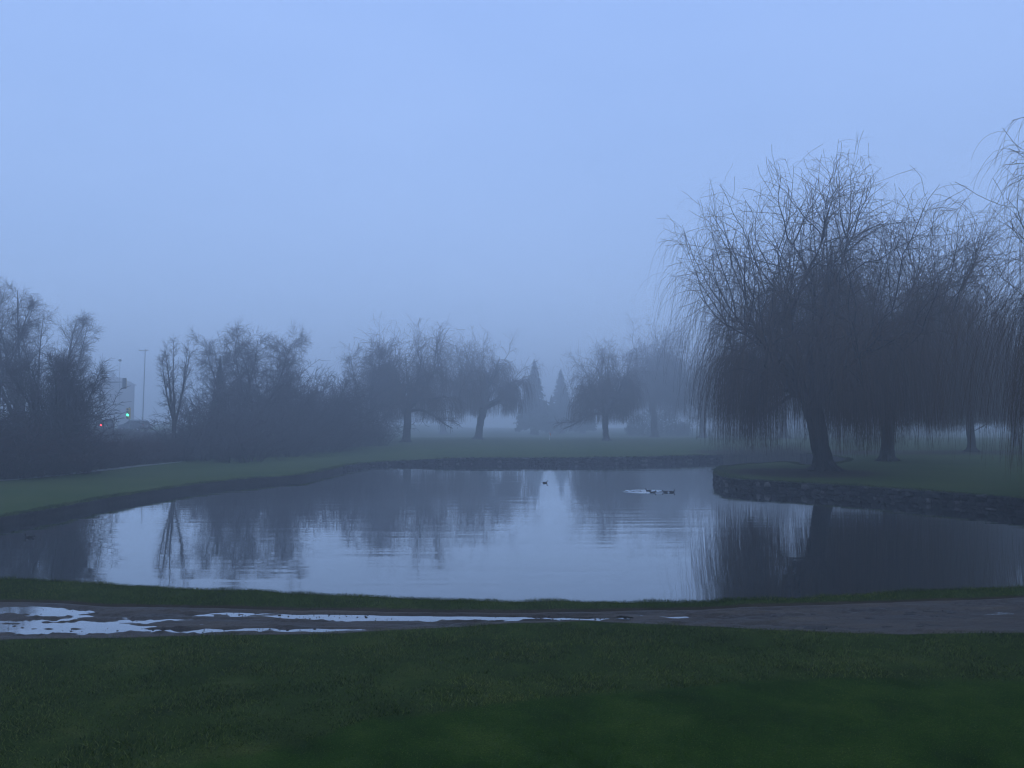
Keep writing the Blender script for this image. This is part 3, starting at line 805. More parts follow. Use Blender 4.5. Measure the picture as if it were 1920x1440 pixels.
# ------------------------------------------------------------------ misty willows across the water
G = 'misty willows beyond the far shore'
fv = [willow(101, 19.0, 9.3, 5.2, 0.52, (0.2, 0.0), zmin=2.6, n1=11, n2=9, n3=7, ntw=8, tw_r=0.014, shoots=45, dense=50, long_tw=6.0),
      willow(102, 18.5, 7.6, 5.4, 0.52, (0.9, 0.0), zmin=3.2, n1=10, n2=9, n3=7, ntw=8, tw_r=0.014, shoots=40, dense=50, long_tw=5.5)]
def far_tree(src, px, base, top, halfw, vH, vR, label, rz=0.0):
    loc, H = place(px, base, top)
    if isinstance(src, int):
        o = make_tree('willow_tree', fv[src], loc, label, 'tree', G, rz=rz)
    else:
        o = copy_tree(src); o['label'] = label
    sx = halfw * loc[1] / F / vR; o.location = loc; o.rotation_euler = (0, 0, rz); o.scale = (sx, sx, H / vH)
    return o
f0 = far_tree(0, 762, 829, 597, 122, 19.0, 9.3, 'broad misty willow with a straight trunk, leftmost on the far lawn')
f1 = far_tree(1, 896, 824, 610, 96, 18.5, 7.6, 'misty willow with a trunk leaning right, left of the dark conifer gap')
f2 = far_tree(f0, 1136, 826, 632, 96, 19.0, 9.3, 'misty willow with a short dark trunk, right of the conifers', rz=2.0)
f3 = far_tree(f1, 1228, 820, 582, 85, 18.5, 7.6, 'tall faint willow half hidden behind the big peninsula willow', rz=4.0)
f4 = far_tree(f1, 832, 814, 634, 76, 18.5, 7.6, 'fainter willow standing back between the two left misty willows', rz=2.6)
f5 = far_tree(f0, 1905, 836, 585, 110, 19.0, 9.3, 'faint willow behind the right bank trunks at the right edge', rz=1.1)
f6 = far_tree(f0, 1395, 818, 640, 80, 19.0, 9.3, 'faint distant willow seen under the big willow curtain', rz=3.3)
f7 = far_tree(f1, 1740, 817, 640, 80, 18.5, 7.6, 'faint distant willow between the two rear trunks on the right', rz=5.0)

f8 = far_tree(f0, 1318, 821, 612, 100, 19.0, 9.3, 'faint misty willow just beyond the left fringe of the big willow', rz=0.7)
f9 = far_tree(f1, 1470, 822, 600, 105, 18.5, 7.6, 'faint misty willow directly behind the crown of the big willow', rz=1.7)
f10 = far_tree(f0, 1570, 820, 600, 105, 19.0, 9.3, 'faint misty willow behind the big willow, right of its trunk', rz=4.4)

# ------------------------------------------------------------------ conifers
GC = 'distant conifers in the mist'
cv = conifer(201, 18.0, 4.8, 1.9)
c0 = None
for (px, base, top, hw, lab) in [(1002, 815, 677, 44, 'tall pointed conifer standing alone in the gap of the tree line'),
                                 (1052, 813, 695, 40, 'second conifer just right of the gap, partly behind a willow'),
                                 (1034, 814, 742, 20, 'small conifer between the two tall pointed conifers'),
                                 (1092, 813, 715, 34, 'dark conifer hidden behind the willow right of the gap'),
                                 (410, 846, 672, 30, 'dark pointed conifer rising from the left thicket')]:
    loc, H = place(px, base, top)
    if c0 is None: o = c0 = make_tree('conifer_tree', cv, loc, lab, 'conifer', GC, ('bark', 'needle'))
    else: o = copy_tree(c0); o['label'] = lab; o.rotation_euler = (0, 0, px)
    sx = hw * loc[1] / F / 4.8; o.location = loc; o.scale = (sx, sx, H / 18.0)

# dark hedge block between the far willows
rgx = np.random.default_rng(5)
hp0 = hit(1178, 816.5); hp1 = hit(1290, 816.5); hs = hp0[1] / F
n = 5200; u = rgx.uniform(0, 1, n); hh = 38 * hs * (0.85 + 0.75 * fbm(u * 6, u * 0, 3, 4)) * np.clip(u * 14 + 0.5, 0, 1)
c = np.stack([hp0[0] + (hp1[0] - hp0[0]) * u, hp0[1] + rgx.uniform(0, 3.5, n), gz(hp0[0], hp0[1]) + hh * rgx.uniform(0, 1, n) ** 0.8], 1)
v, q = blob_leaves(c, 0.45, 1, 0.45, rgx); mb = MB(); mb.add(v, q)
zb_ = c[:120, 2:] * 0 + float(gz(hp0[0], hp0[1])); st = np.stack([np.concatenate([c[:120, :2], zb_ + k_], 1) for k_ in (-0.1, 1.5, 3.0)], 1); mb.tubes(st, np.full((120, 3), 0.05), 4)
tag(mb.build('clipped_hedge', M['ivy']), 'boxy evergreen hedge faint in the mist left of the big willow curtain', 'hedge')

# ------------------------------------------------------------------ left bank trees
GL = 'bare trees along the left thicket'
B2 = ('bark2', 'twig2')
def left_tree(px, base, top, parts_fn, label, name='bare_tree', **kw):
    loc, H = place(px, base, top)
    return make_tree(name, parts_fn(H, loc[1] / F), loc, label, 'tree', GL, B2, **kw)
left_tree(118, 889, 664, lambda H, m: bare_tree(301, H, 98 * m, 1.3, 0.22, 8, 52, n1=15, n2=9, n3=6, tw_r=0.0085, el=(22, 50), droop=-0.05, nz=0.07, tw_len=0.9),
          'dark spreading bare tree with a forked trunk closest to the left bank path')
tall = left_tree(35, 860, 527, lambda H, m: bare_tree(302, H, 118 * m, 2.2, 0.26, 5, 26, n1=22, n2=9, n3=7, tw_r=0.0075, droop=-0.10, tw_len=0.85, el=(35, 65), nz=0.09),
          'tallest fine twigged bare birch at the left edge', 'birch_tree')
left_tree(326, 862, 636, lambda H, m: bare_tree(303, H, 52 * m, 3.0, 0.17, 6, 30, n1=11, n2=6, n3=4, tw_r=0.008, el=(20, 40), droop=0.0, nz=0.05, tw_len=0.7),
          'slender upright bare tree standing right of the traffic light gap')
bir = left_tree(468, 848, 598, lambda H, m: bare_tree(304, H, 92 * m, 2.4, 0.24, 4, 22, n1=24, n2=9, n3=7, tw_r=0.0095, droop=-0.10, tw_len=0.9, el=(35, 65), nz=0.09),
          'tall twin headed bare birch in the middle of the left thicket', 'birch_tree')
def recopy(src, px, base, top, H0, label, rz, wide=1.0):
    o = copy_tree(src); loc, H = place(px, base, top); o.location = loc; o.rotation_euler = (0, 0, rz); s = H / H0; o.scale = (s * wide, s * wide, s); o['label'] = label; return o
Hb = place(468, 848, 598)[1]; Ht = place(35, 860, 527)[1]
recopy(bir, 418, 846, 628, Hb, 'bare birch leaning over the dark conifer in the left thicket', 1.9)
recopy(bir, 520, 842, 622, Hb, 'bare birch at the right shoulder of the twin headed birch', 3.6, 0.85)
recopy(bir, 690, 833, 634, Hb, 'fine bare tree tucked against the leftmost misty willow', 5.0, 1.0)
recopy(tall, -60, 866, 560, Ht, 'bare birch mostly cut off by the left frame edge', 2.4)
recopy(tall, 84, 852, 578, Ht, 'bare birch behind the dark spreading tree on the left', 4.2, 1.0)

# thicket: tall bare shrubs and low brambles
GT = 'tall bare shrubs of the left thicket'
tv = [bush(401, 8.0, 3.4, 26, 11, 8, 0.018), bush(402, 7.2, 3.8, 30, 10, 8, 0.018), bush(403, 6.5, 3.0, 28, 11, 8, 0.018)]
tsrc = [None] * 3
spots = []
for k, (px, base, top) in enumerate([(2, 893, 690), (45, 888, 715), (90, 878, 700), (-45, 896, 680), (378, 858, 706), (402, 862, 742), (440, 855, 690), (470, 858, 735), (505, 850, 690), (540, 852, 725),
                                     (572, 846, 672), (598, 840, 668), (622, 842, 700), (648, 838, 690), (560, 838, 690), (672, 836, 715), (420, 840, 690), (490, 838, 665), (355, 864, 765), (700, 836, 738),
                                     (530, 836, 672), (640, 832, 672), (455, 866, 770), (535, 856, 772), (610, 848, 768)]):
    top += 22 if px > 350 else 8
    i = k % 3; loc, H = place(px, base, top); h0 = (8.0, 7.2, 6.5)[i]
    if tsrc[i] is None: o = tsrc[i] = make_tree('bare_shrub', tv[i], loc, 'x', 'shrub', GT, B2, pn=('stems', 'twigs'))
    else: o = copy_tree(tsrc[i])
    s = H / h0; o.location = loc; o.rotation_euler = (0, 0, k * 1.7); o.scale = (max(s, 0.8), max(s, 0.8), s)
    spots.append((px, o, k))
def ordinal(n): return ['first', 'second', 'third', 'fourth', 'fifth', 'sixth', 'seventh', 'eighth', 'ninth', 'tenth', 'eleventh', 'twelfth', 'thirteenth', 'fourteenth', 'fifteenth', 'sixteenth', 'seventeenth', 'eighteenth', 'nineteenth', 'twentieth', 'twenty first', 'twenty second', 'twenty third', 'twenty fourth', 'twenty fifth', 'twenty sixth', 'twenty seventh', 'twenty eighth', 'twenty ninth', 'thirtieth'][n]
for n, (px, o, k) in enumerate(sorted(spots, key=lambda s: s[0])):
    side = 'left of the traffic light gap' if px < 250 else 'between slender tree and misty willows'
    o['label'] = 'dense bare shrub %s, %s from left' % (side, ordinal(n))
GB = 'low brambles edging the left lawn'
bv = [bush(411, 2.4, 1.9, 60, 10, 6, 0.009), bush(412, 2.1, 2.1, 66, 10, 6, 0.009)]
bsrc = [None] * 2
line = [(-90, 905), (0, 899), (100, 891), (200, 881), (290, 871), (400, 859), (500, 847), (600, 837), (680, 833)]
lx = [a for a, b in line]; ly = [b for a, b in line]
n = 0
for row, (off, htop, px0, px1, stp) in enumerate([(1.0, None, -60, 620, 33), (4.5, None, -40, 340, 36)]):
    for px in np.arange(px0, px1, stp):
        i = n % 2; base = float(np.interp(px, lx, ly))
        p = hit(px, base - 2); p = p + p / np.linalg.norm(p) * off
        p += rng.normal(0, 0.3, 2)
        z = float(gz(*p)); H = (2.4, 2.1)[i]
        want = np.interp(px, [0, 120, 180, 300, 400, 600], [3.0, 2.6, 1.95, 2.0, 2.5, 2.2]) * rng.uniform(0.85, 1.08)
        if bsrc[i] is None: o = bsrc[i] = make_tree('bramble_bush', bv[i], (p[0], p[1], z), 'x', 'shrub', GB, ('bramble', 'bramble'), pn=('stems', 'twigs'))
        else: o = copy_tree(bsrc[i])
        s = want / H; o.location = (p[0], p[1], z); o.scale = (s * 1.15, s * 1.15, s); o.rotation_euler = (0, 0, n * 2.3)
        o['label'] = 'brownish bramble bush %s, %s from the left' % ('at the lawn edge' if row == 0 else 'in the second row behind the lawn edge', ordinal(int((px - px0) / stp)))
        n += 1

for k, px in enumerate(np.arange(140, 345, 12)):
    Yb = 84 + 14 * ((k * 7) % 5) / 4; xb_ = (px - 960) / F * Yb; o = copy_tree(bsrc[k % 2])
    s = rng.uniform(0.85, 1.2) / (2.4, 2.1)[k % 2]; o.location = (xb_, Yb, float(gz(xb_, Yb))); o.scale = (s * 1.9, s * 1.9, s); o.rotation_euler = (0, 0, k * 1.3)
    o['label'] = 'brownish bramble bush on the rise just below the cars, %s from the left' % ordinal(k)

# ------------------------------------------------------------------ gravel path along the thicket
gp = [(-80, 905.5, 908), (20, 898.5, 901), (70, 893.5, 896.5), (130, 886.5, 890.5), (200, 879, 882.6), (250, 873.6, 876.6), (300, 869.4, 871.2), (340, 865.6, 866.6)]
vA = []; 
for px, a, b in gp:
    for yy in (a, b):
        p = hit(px, yy); vA.append((p[0], p[1], float(gz(*p)) + 0.03))
vA = np.array(vA); mb = MB(); L = len(gp)
# resample along the line so that it follows the ground
u = np.linspace(0, L - 1, 60); A = np.stack([np.interp(u, np.arange(L), vA[0::2, k]) for k in range(3)], 1); Bq = np.stack([np.interp(u, np.arange(L), vA[1::2, k]) for k in range(3)], 1)
rows = [A * (1 - f) + Bq * f for f in (0, 0.25, 0.5, 0.75, 1)]
for r_ in rows: r_[:, 2] = gz(r_[:, 0], r_[:, 1]) + 0.02
V = np.stack(rows, 1); g = np.arange(60 * 5).reshape(60, 5)
mb.add(V.reshape(-1, 3), np.stack([g[:-1, :-1], g[:-1, 1:], g[1:, 1:], g[1:, :-1]], -1).reshape(-1, 4))
tag(mb.build('gravel_path', M['gravel'], smooth=True), kind='structure')

# ------------------------------------------------------------------ reeds in the inlet
rgx = np.random.default_rng(8); P = []
for (px, base, n, w_) in [(1365, 864, 260, 1.0), (1400, 863, 350, 1.2), (1440, 862.5, 420, 1.3), (1475, 861.5, 350, 1.2), (1500, 861, 260, 1.0)]:
    p = at_z(px, base, 0.0); P.append(np.stack([p[0] + rgx.normal(0, w_, n), p[1] + 0.5 + rgx.normal(0, 0.35, n), np.full(n, -0.05)], 1))
P = np.concatenate(P); D = np.stack([rgx.normal(0, 0.12, len(P)), rgx.normal(0, 0.12, len(P)), np.ones(len(P))], 1)
Pr, Rr = grow(P, D, rgx.uniform(0.6, 1.7, len(P)), 5, np.full(len(P), 0.010), np.full(len(P), 0.005), -0.06, 0.06, rgx)
mb = MB(); mb.tubes(Pr, Rr, 3); tag(mb.build('reeds', M['reed']), 'dry reeds fringing the misty inlet behind the peninsula', 'reeds', kind='stuff')
# marker stakes in front of the brambles
M['stake'] = mat_plain('weathered_wood', (0.20, 0.185, 0.17), 0.85, 0.3, 8)
for px, b_, t_, lab in [(34, 897, 852, 'taller thin pale wooden stake before the brambles, leftmost'), (84, 893, 866, 'short pale wooden stake before the brambles, right of the taller stake')]:
    loc, H = place(px, b_, t_)
    bm = bmesh.new(); bm_cyl(bm, (0, 0, -0.15), (0.01, 0, H), 0.032, 0.026, 8); bm_cyl(bm, (0.01, 0, H), (0.01, 0, H + 0.03), 0.026, 0.008, 8)
    o = bm_obj('wooden_stake', bm, M['stake']); o.location = loc; tag(o, lab, 'stake', 'stakes along the left brambles')

# ------------------------------------------------------------------ golf flag on the far green
loc = place(1030, 825); M['white'] = mat_plain('white_paint', (0.75, 0.75, 0.73), 0.5, 0.08); M['orange'] = mat_plain('orange_cloth', (0.65, 0.22, 0.10), 0.8, 0.1)
r = empty('golf_flag', loc); tag(r, 'small white flagstick with a drooping pale orange flag on the far green', 'flag')
bm = bmesh.new(); bm_cyl(bm, (0, 0, -0.1), (0, 0, 1.35), 0.045, 0.035, 8); bmesh.ops.create_uvsphere(bm, u_segments=8, v_segments=6, radius=0.05, matrix=Matrix.Translation((0, 0, 1.37))); bm_obj('pole', bm, M['white'], r)
mb = MB(); uu, vv_ = np.meshgrid(np.linspace(0, 1, 7), np.linspace(0, 1, 5), indexing='ij')
top = np.stack([0.05 + uu * 0.20, 0.05 * np.sin(uu * 7 + vv_ * 2), 1.3 - vv_ * 0.40 - uu * 0.28], -1)
bot = top + np.array([0, 0.012, 0])
for S_ in (top, bot):
    g = np.arange(35).reshape(7, 5); mb.add(S_.reshape(-1, 3), np.stack([g[:-1, :-1], g[1:, :-1], g[1:, 1:], g[:-1, 1:]], -1).reshape(-1, 4))
mb.build('flag_cloth', M['orange'], r)

# ------------------------------------------------------------------ road, traffic light, pole, lamp, house, cars on the left
M['dark'] = mat_plain('dark_metal', (0.03, 0.03, 0.032), 0.5, 0.15, 4, 0.2)
M['galv'] = mat_plain('galvanised_steel', (0.22, 0.225, 0.23), 0.5, 0.15, 4, 0.5)
M['yellow'] = mat_plain('signal_yellow', (0.65, 0.42, 0.10), 0.5, 0.12)
M['wood'] = mat_bark('pole_wood', (0.04, 0.032, 0.026), (0.10, 0.085, 0.07))
M['lens_off'] = mat_plain('dark_lens', (0.03, 0.012, 0.01), 0.25, 0.1)
def mat_emit(name, c, s):
    m, nt, b = newmat(name); b.inputs['Base Color'].default_value = (*[x * 0.3 for x in c], 1); b.inputs['Emission Color'].default_value = (*c, 1); b.inputs['Emission Strength'].default_value = s; return m
M['lens_green'] = mat_emit('lit_green_lens', (0.03, 1.0, 0.55), 14.0)
M['lamp_red'] = mat_emit('lit_brake_lamp', (1.0, 0.06, 0.07), 14.0)
M['lamp_off'] = mat_plain('red_lamp_glass', (0.25, 0.02, 0.02), 0.25, 0.1)
M['glass'] = mat_plain('dark_glass', (0.02, 0.022, 0.025), 0.08, 0.1)
M['rubber'] = mat_plain('tyre_rubber', (0.02, 0.02, 0.02), 0.8, 0.2)
M['chrome'] = mat_plain('alloy', (0.45, 0.45, 0.46), 0.35, 0.1, 3, 0.8)
# road across the rise
xr = np.linspace(-170, -34, 90); yr0 = 112 + (xr + 60) * -0.10; rows = [np.stack([xr, yr0 + o_, gz(xr, yr0 + o_) + 0.03], 1) for o_ in np.linspace(0, 14, 8)]
V = np.stack(rows, 1); g = np.arange(90 * 8).reshape(90, 8); mb = MB(); mb.add(V.reshape(-1, 3), np.stack([g[:-1, :-1], g[1:, :-1], g[1:, 1:], g[:-1, 1:]], -1).reshape(-1, 4))
tag(mb.build('road', M['asphalt'], smooth=True), kind='structure')

def signal_head(r, c, h, w, lit, n, name='signal_housing'):
    """housing with round hooded lenses facing -y"""
    x, y, z = c
    bm = bmesh.new(); bm_box(bm, (x, y, z), (w, 0.28, h), 0.03)
    ho = bm_obj(name, bm, M['yellow'], r)
    for k in range(n):
        zz = z + h / 2 - (k + 0.5) * h / n; rr = h / n * 0.40
        bm = bmesh.new(); bm_cyl(bm, (x, y - 0.15, zz), (x, y - 0.18, zz), rr, rr * 0.9, 16)
        bm_obj('lens', bm, M['lens_green'] if k == lit else M['lens_off'], r)
        bm = bmesh.new(); n_ = 12
        ring = [[bm.verts.new((x + rr * 1.08 * s_ * math.cos(a_), y - 0.14 - dy, zz + rr * 1.08 * s_ * math.sin(a_))) for a_ in np.linspace(-0.35, math.pi + 0.35, n_)] for dy, s_ in ((0, 1.0), (0.26, 1.0), (0.26, 0.94), (0, 0.94))]
        for a_ in range(3):
            for b_ in range(n_ - 1): bm.faces.new((ring[a_][b_], ring[a_][b_ + 1], ring[a_ + 1][b_ + 1], ring[a_ + 1][b_]))
        bm_obj('visor', bm, M['yellow'], r)
    return ho

Y = 112.0
x, y, z1 = at_y(241, 765, Y); z0 = at_y(241, 785.5, Y)[2]; zg = float(gz(x, Y))
r = empty('traffic_light', (x, Y, zg)); tag(r, 'yellow traffic light on a post showing green in the misty gap', 'traffic light')
bm = bmesh.new(); bm_cyl(bm, (0, 0.25, -0.1), (0, 0.25, z1 - zg + 0.15), 0.075, 0.06, 12); bm_cyl(bm, (0, 0.25, -0.1), (0, 0.25, 0.35), 0.18, 0.14, 12)
bm_box(bm, (0, 0.17, z1 - zg - 0.15), (0.1, 0.2, 0.08)); bm_box(bm, (0, 0.17, z0 - zg + 0.15), (0.1, 0.2, 0.08)); bm_obj('post', bm, M['galv'], r)
signal_head(r, (0, 0, (z0 + z1) / 2 - zg), z1 - z0, 0.48, 2, 4)
# mast arm with a second head seen from behind
Y = 126.0
xa, _, za = at_y(188, 716, Y); xb, _, zb = at_y(236, 717, Y); zg = float(gz(xa, Y))
r = empty('mast_arm_signal', (xa, Y, zg)); tag(r, 'signal mast whose long horizontal arm carries an unlit head above the cars', 'traffic light')
bm = bmesh.new(); bm_cyl(bm, (0, 0, -0.1), (0, 0, za - zg + 0.3), 0.16, 0.11, 12); bm_obj('post', bm, M['galv'], r)
bm = bmesh.new(); bm_cyl(bm, (0, 0, za - zg), (xb - xa, 0, zb - zg + 0.05), 0.10, 0.06, 10); bm_obj('arm', bm, M['galv'], r)
zt = at_y(233, 710, Y)[2] - zg; zl = at_y(233, 728, Y)[2] - zg
bm = bmesh.new(); bm_box(bm, (xb - xa - 0.2, 0.12, (zt + zl) / 2), (0.42, 0.3, zt - zl), 0.03); bm_obj('signal_housing', bm, M['yellow'], r)
bm = bmesh.new(); bm_box(bm, (xb - xa - 0.2, -0.045, (zt + zl) / 2), (0.6, 0.02, zt - zl + 0.2)); bm_obj('back_plate', bm, M['dark'], r)
# utility pole
Y = 195.0
x, _, zt = at_y(270, 654, Y); zg = float(gz(x, Y)); H = zt - zg
r = empty('utility_pole', (x, Y, zg)); tag(r, 'wooden utility pole with one cross arm behind the slender bare tree', 'utility pole')
bm = bmesh.new(); bm_cyl(bm, (0, 0, -0.3), (0.3, 0, H), 0.14, 0.09, 10); bm_obj('pole', bm, M['wood'], r)
bm = bmesh.new(); bm_box(bm, (0.0, -0.17, H - 0.45), (2.3, 0.12, 0.14)); bm_obj('cross_arm', bm, M['wood'], r)
for xx in (-1.0, -0.55, 0.55, 0.95):
    bm = bmesh.new(); bm_cyl(bm, (xx, -0.17, H - 0.38), (xx, -0.17, H - 0.22), 0.05, 0.035, 8); bm_cyl(bm, (xx, -0.17, H - 0.22), (xx, -0.17, H - 0.16), 0.06, 0.03, 8); bm_obj('insulator', bm, M['glass'], r)
# street lamp
Y = 165.0
x, _, zt = at_y(225, 677, Y); zg = float(gz(x, Y)); H = zt - zg
r = empty('street_lamp', (x, Y, zg)); tag(r, 'faint thin street lamp with a dark unlit head above the traffic light', 'street lamp')
bm = bmesh.new(); bm_cyl(bm, (0, 0, -0.2), (0, 0, H), 0.06, 0.035, 10); bm_obj('pole', bm, M['galv'], r)
bm = bmesh.new(); bm_cyl(bm, (0, 0, H - 0.1), (0, 0, H + 0.16), 0.12, 0.38, 12); bm_cyl(bm, (0, 0, H + 0.16), (0, 0, H + 0.4), 0.40, 0.10, 12); bm_obj('lamp_head', bm, M['dark'], r)

# house
M['stucco'] = mat_plain('pale_stucco', (0.24, 0.17, 0.15), 0.85, 0.12, 0.6); M['roof'] = mat_plain('grey_shingle', (0.16, 0.13, 0.13), 0.85, 0.25, 4.0)
Y = 270.0
x, _, zr = at_y(199, 706, Y); zg = float(gz(x, Y)); H = zr - zg; he = H - 2.6
r = empty('house', (x, Y, zg), rz=R(-14)); tag(r, 'pale pinkish gabled house fading into mist behind the traffic light', 'house')
Wd, Dp = 11.5, 13.0
bm = bmesh.new()
pr = [(-Wd / 2, -0.3), (Wd / 2, -0.3), (Wd / 2, he), (0, H - 0.25), (-Wd / 2, he)]
f_ = [bm.verts.new((a_, -Dp / 2, b_)) for a_, b_ in pr]; k_ = [bm.verts.new((a_, Dp / 2, b_)) for a_, b_ in pr]
bm.faces.new(f_); bm.faces.new(k_[::-1])
for i in range(5): bm.faces.new((f_[i], f_[(i + 1) % 5], k_[(i + 1) % 5], k_[i]))
bm_obj('wall', bm, M['stucco'], r)
bm = bmesh.new(); sl = math.atan2(H - 0.25 - he, Wd / 2); ll = (Wd / 2 + 0.5) / math.cos(sl)
for s_ in (-1, 1):
    bm_box(bm, (s_ * (Wd / 4 + 0.22), 0, (H + he) / 2 + 0.0 - 0.05), (ll, Dp + 0.9, 0.16), 0, Matrix.Rotation(s_ * sl, 3, 'Y'))
rf = bm_obj('roof', bm, M['roof'], r)
bm = bmesh.new(); bm_box(bm, (1.6, 1.5, H - 0.1), (0.7, 0.7, 1.6), 0.02); bm_box(bm, (1.6, 1.5, H + 0.75), (0.85, 0.85, 0.14)); bm_obj('chimney', bm, M['roof'], rf)
for wx, wz in ((-2.2, 1.6), (2.2, 1.6), (-2.2, 4.6), (2.2, 4.6), (0, 4.6)):
    bm = bmesh.new()
    for a_, b_, c_, d_ in ((0, 0.65, 1.2, 0.1), (0, -0.65, 1.2, 0.1), (-0.55, 0, 0.1, 1.2), (0.55, 0, 0.1, 1.2), (0, 0, 0.06, 1.2)):
        bm_box(bm, (wx + a_, -Dp / 2 - 0.04, wz + b_), (c_, 0.1, d_))
    fr = bm_obj('window', bm, M['white'], r)
    bm = bmesh.new(); bm_box(bm, (wx, -Dp / 2 - 0.012, wz), (1.0, 0.02, 1.2)); bm_obj('pane', bm, M['glass'], fr)
bm = bmesh.new(); bm_box(bm, (0, -Dp / 2 - 0.03, 0.95), (1.0, 0.08, 2.1), 0.02); bm_obj('door', bm, M['roof'], r)

# cars (nose along +y in their own frame)
def make_car(name, label, loc, rz, paint, lit):
    r = empty(name, loc, rz); tag(r, label, 'car', 'cars on the misty road')
    m = mat_plain('car_paint', paint, 0.25, 0.08, 2, 0.3)
    m.node_tree.nodes['Principled BSDF'].inputs['Coat Weight'].default_value = 0.6
    def loft(prof, wl):
        """prof: (y, z) outline; wl: half width at each point"""
        bm = bmesh.new(); a = [bm.verts.new((-w_, y_, z_)) for (y_, z_), w_ in zip(prof, wl)]; b = [bm.verts.new((w_, y_, z_)) for (y_, z_), w_ in zip(prof, wl)]
        n_ = len(prof); bm.faces.new(a); bm.faces.new(b[::-1])
        for i in range(n_): bm.faces.new((a[i], b[i], b[(i + 1) % n_], a[(i + 1) % n_]))
        return bm
    low = [(-2.25, 0.45), (-2.2, 0.28), (2.15, 0.28), (2.25, 0.5), (2.2, 0.8), (1.9, 0.93), (1.05, 1.02), (-2.12, 1.05), (-2.27, 0.85)]
    bm = loft(low, [0.86, 0.84, 0.84, 0.80, 0.82, 0.86, 0.93, 0.93, 0.90])
    bmesh.ops.bevel(bm, geom=list(bm.edges), offset=0.06, segments=2, profile=0.6, affect='EDGES')
    cab = [(-2.1, 1.0), (1.1, 1.0), (0.45, 1.50), (0.15, 1.58), (-1.55, 1.60), (-1.80, 1.52)]
    b2 = loft(cab, [0.88, 0.88, 0.70, 0.66, 0.66, 0.70]); bmesh.ops.bevel(b2, geom=list(b2.edges), offset=0.04, segments=2, affect='EDGES')
    tmp = bpy.data.meshes.new('tmp'); b2.to_mesh(tmp); b2.free(); bm.from_mesh(tmp); bpy.data.meshes.remove(tmp)
    bm_obj('body', bm, m, r, smooth=False)
    def quad(nm, ps, mat, th=0.02):
        ps = [Vector(p_) for p_ in ps]; nrm = (ps[1] - ps[0]).cross(ps[2] - ps[0]).normalized()
        bm = bmesh.new(); a = [bm.verts.new(p_ + nrm * th) for p_ in ps]; b = [bm.verts.new(p_ - nrm * th) for p_ in ps]
        bm.faces.new(a); bm.faces.new(b[::-1])
        for i in range(len(ps)): bm.faces.new((a[i], b[i], b[(i + 1) % len(ps)], a[(i + 1) % len(ps)]))
        return bm_obj(nm, bm, mat, r)
    quad('rear_window', [(-0.68, -2.06, 1.1), (0.68, -2.06, 1.1), (0.58, -1.86, 1.48), (-0.58, -1.86, 1.48)], M['glass'])
    quad('windscreen', [(-0.76, 1.02, 1.07), (0.76, 1.02, 1.07), (0.62, 0.46, 1.49), (-0.62, 0.46, 1.49)], M['glass'])
    for s_ in (-1, 1):
        for y0_, y1_, y2_, y3_ in ((-1.85, -1.0, -1.0, -1.68), (-0.93, -0.05, -0.05, -0.93), (0.02, 0.92, 0.36, 0.02)):
            quad('side_window', [(s_ * 0.865, y0_, 1.09), (s_ * 0.865, y1_, 1.09), (s_ * 0.70, y2_, 1.47), (s_ * 0.70, y3_, 1.47)], M['glass'])
        bm = bmesh.new(); bm_box(bm, (s_ * 0.78, -2.25, 0.90), (0.20, 0.10, 0.22), 0.02)
        bm_obj('tail_light', bm, M['lamp_red'] if (lit and s_ < 0) else M['lamp_off'], r)
        bm = bmesh.new(); bm_box(bm, (s_ * 0.66, 2.16, 0.72), (0.34, 0.14, 0.16), 0.03); bm_obj('headlight', bm, M['chrome'], r)
        bm = bmesh.new(); bm_cyl(bm, (s_ * 0.60, -1.45, 1.69), (s_ * 0.60, 0.0, 1.68), 0.025, 0.025, 8)
        for yy in (-1.4, -0.05): bm_cyl(bm, (s_ * 0.60, yy, 1.58), (s_ * 0.60, yy, 1.69), 0.02, 0.02, 6)
        bm_obj('roof_rail', bm, M['chrome'], r)
        bm = bmesh.new(); bm_box(bm, (s_ * 1.0, 0.85, 1.08), (0.2, 0.1, 0.14), 0.03); bm_obj('mirror', bm, m, r)
        for yy in (-1.35, 1.40):
            bm = bmesh.new(); bm_cyl(bm, (s_ * 0.68, yy, 0.33), (s_ * 0.90, yy, 0.33), 0.34, 0.34, 20); wh = bm_obj('wheel', bm, M['rubber'], r)
            bm = bmesh.new(); bm_cyl(bm, (s_ * 0.88, yy, 0.33), (s_ * 0.915, yy, 0.33), 0.22, 0.19, 14); bm_obj('rim', bm, M['chrome'], wh)
    bm = bmesh.new(); bm_box(bm, (0, -2.27, 0.5), (1.6, 0.1, 0.18), 0.03); bm_obj('bumper', bm, M['dark'], r)
    bm = bmesh.new(); bm_box(bm, (0, -2.30, 0.75), (0.34, 0.02, 0.14)); bm_obj('number_plate', bm, M['white'], r)
    return r
Y = 115.0
x, _, _ = at_y(199, 800, Y); make_car('parked_car', 'dark estate car with one red tail light glowing, left of the green light', (x, Y, float(gz(x, Y)) + 0.03), R(30), (0.035, 0.037, 0.045), True)
x, _, _ = at_y(252, 800, Y + 4); make_car('parked_car', 'silver grey car half hidden by brambles, right of the green light', (x, Y + 4, float(gz(x, Y + 4)) + 0.03), R(72), (0.22, 0.225, 0.24), False)

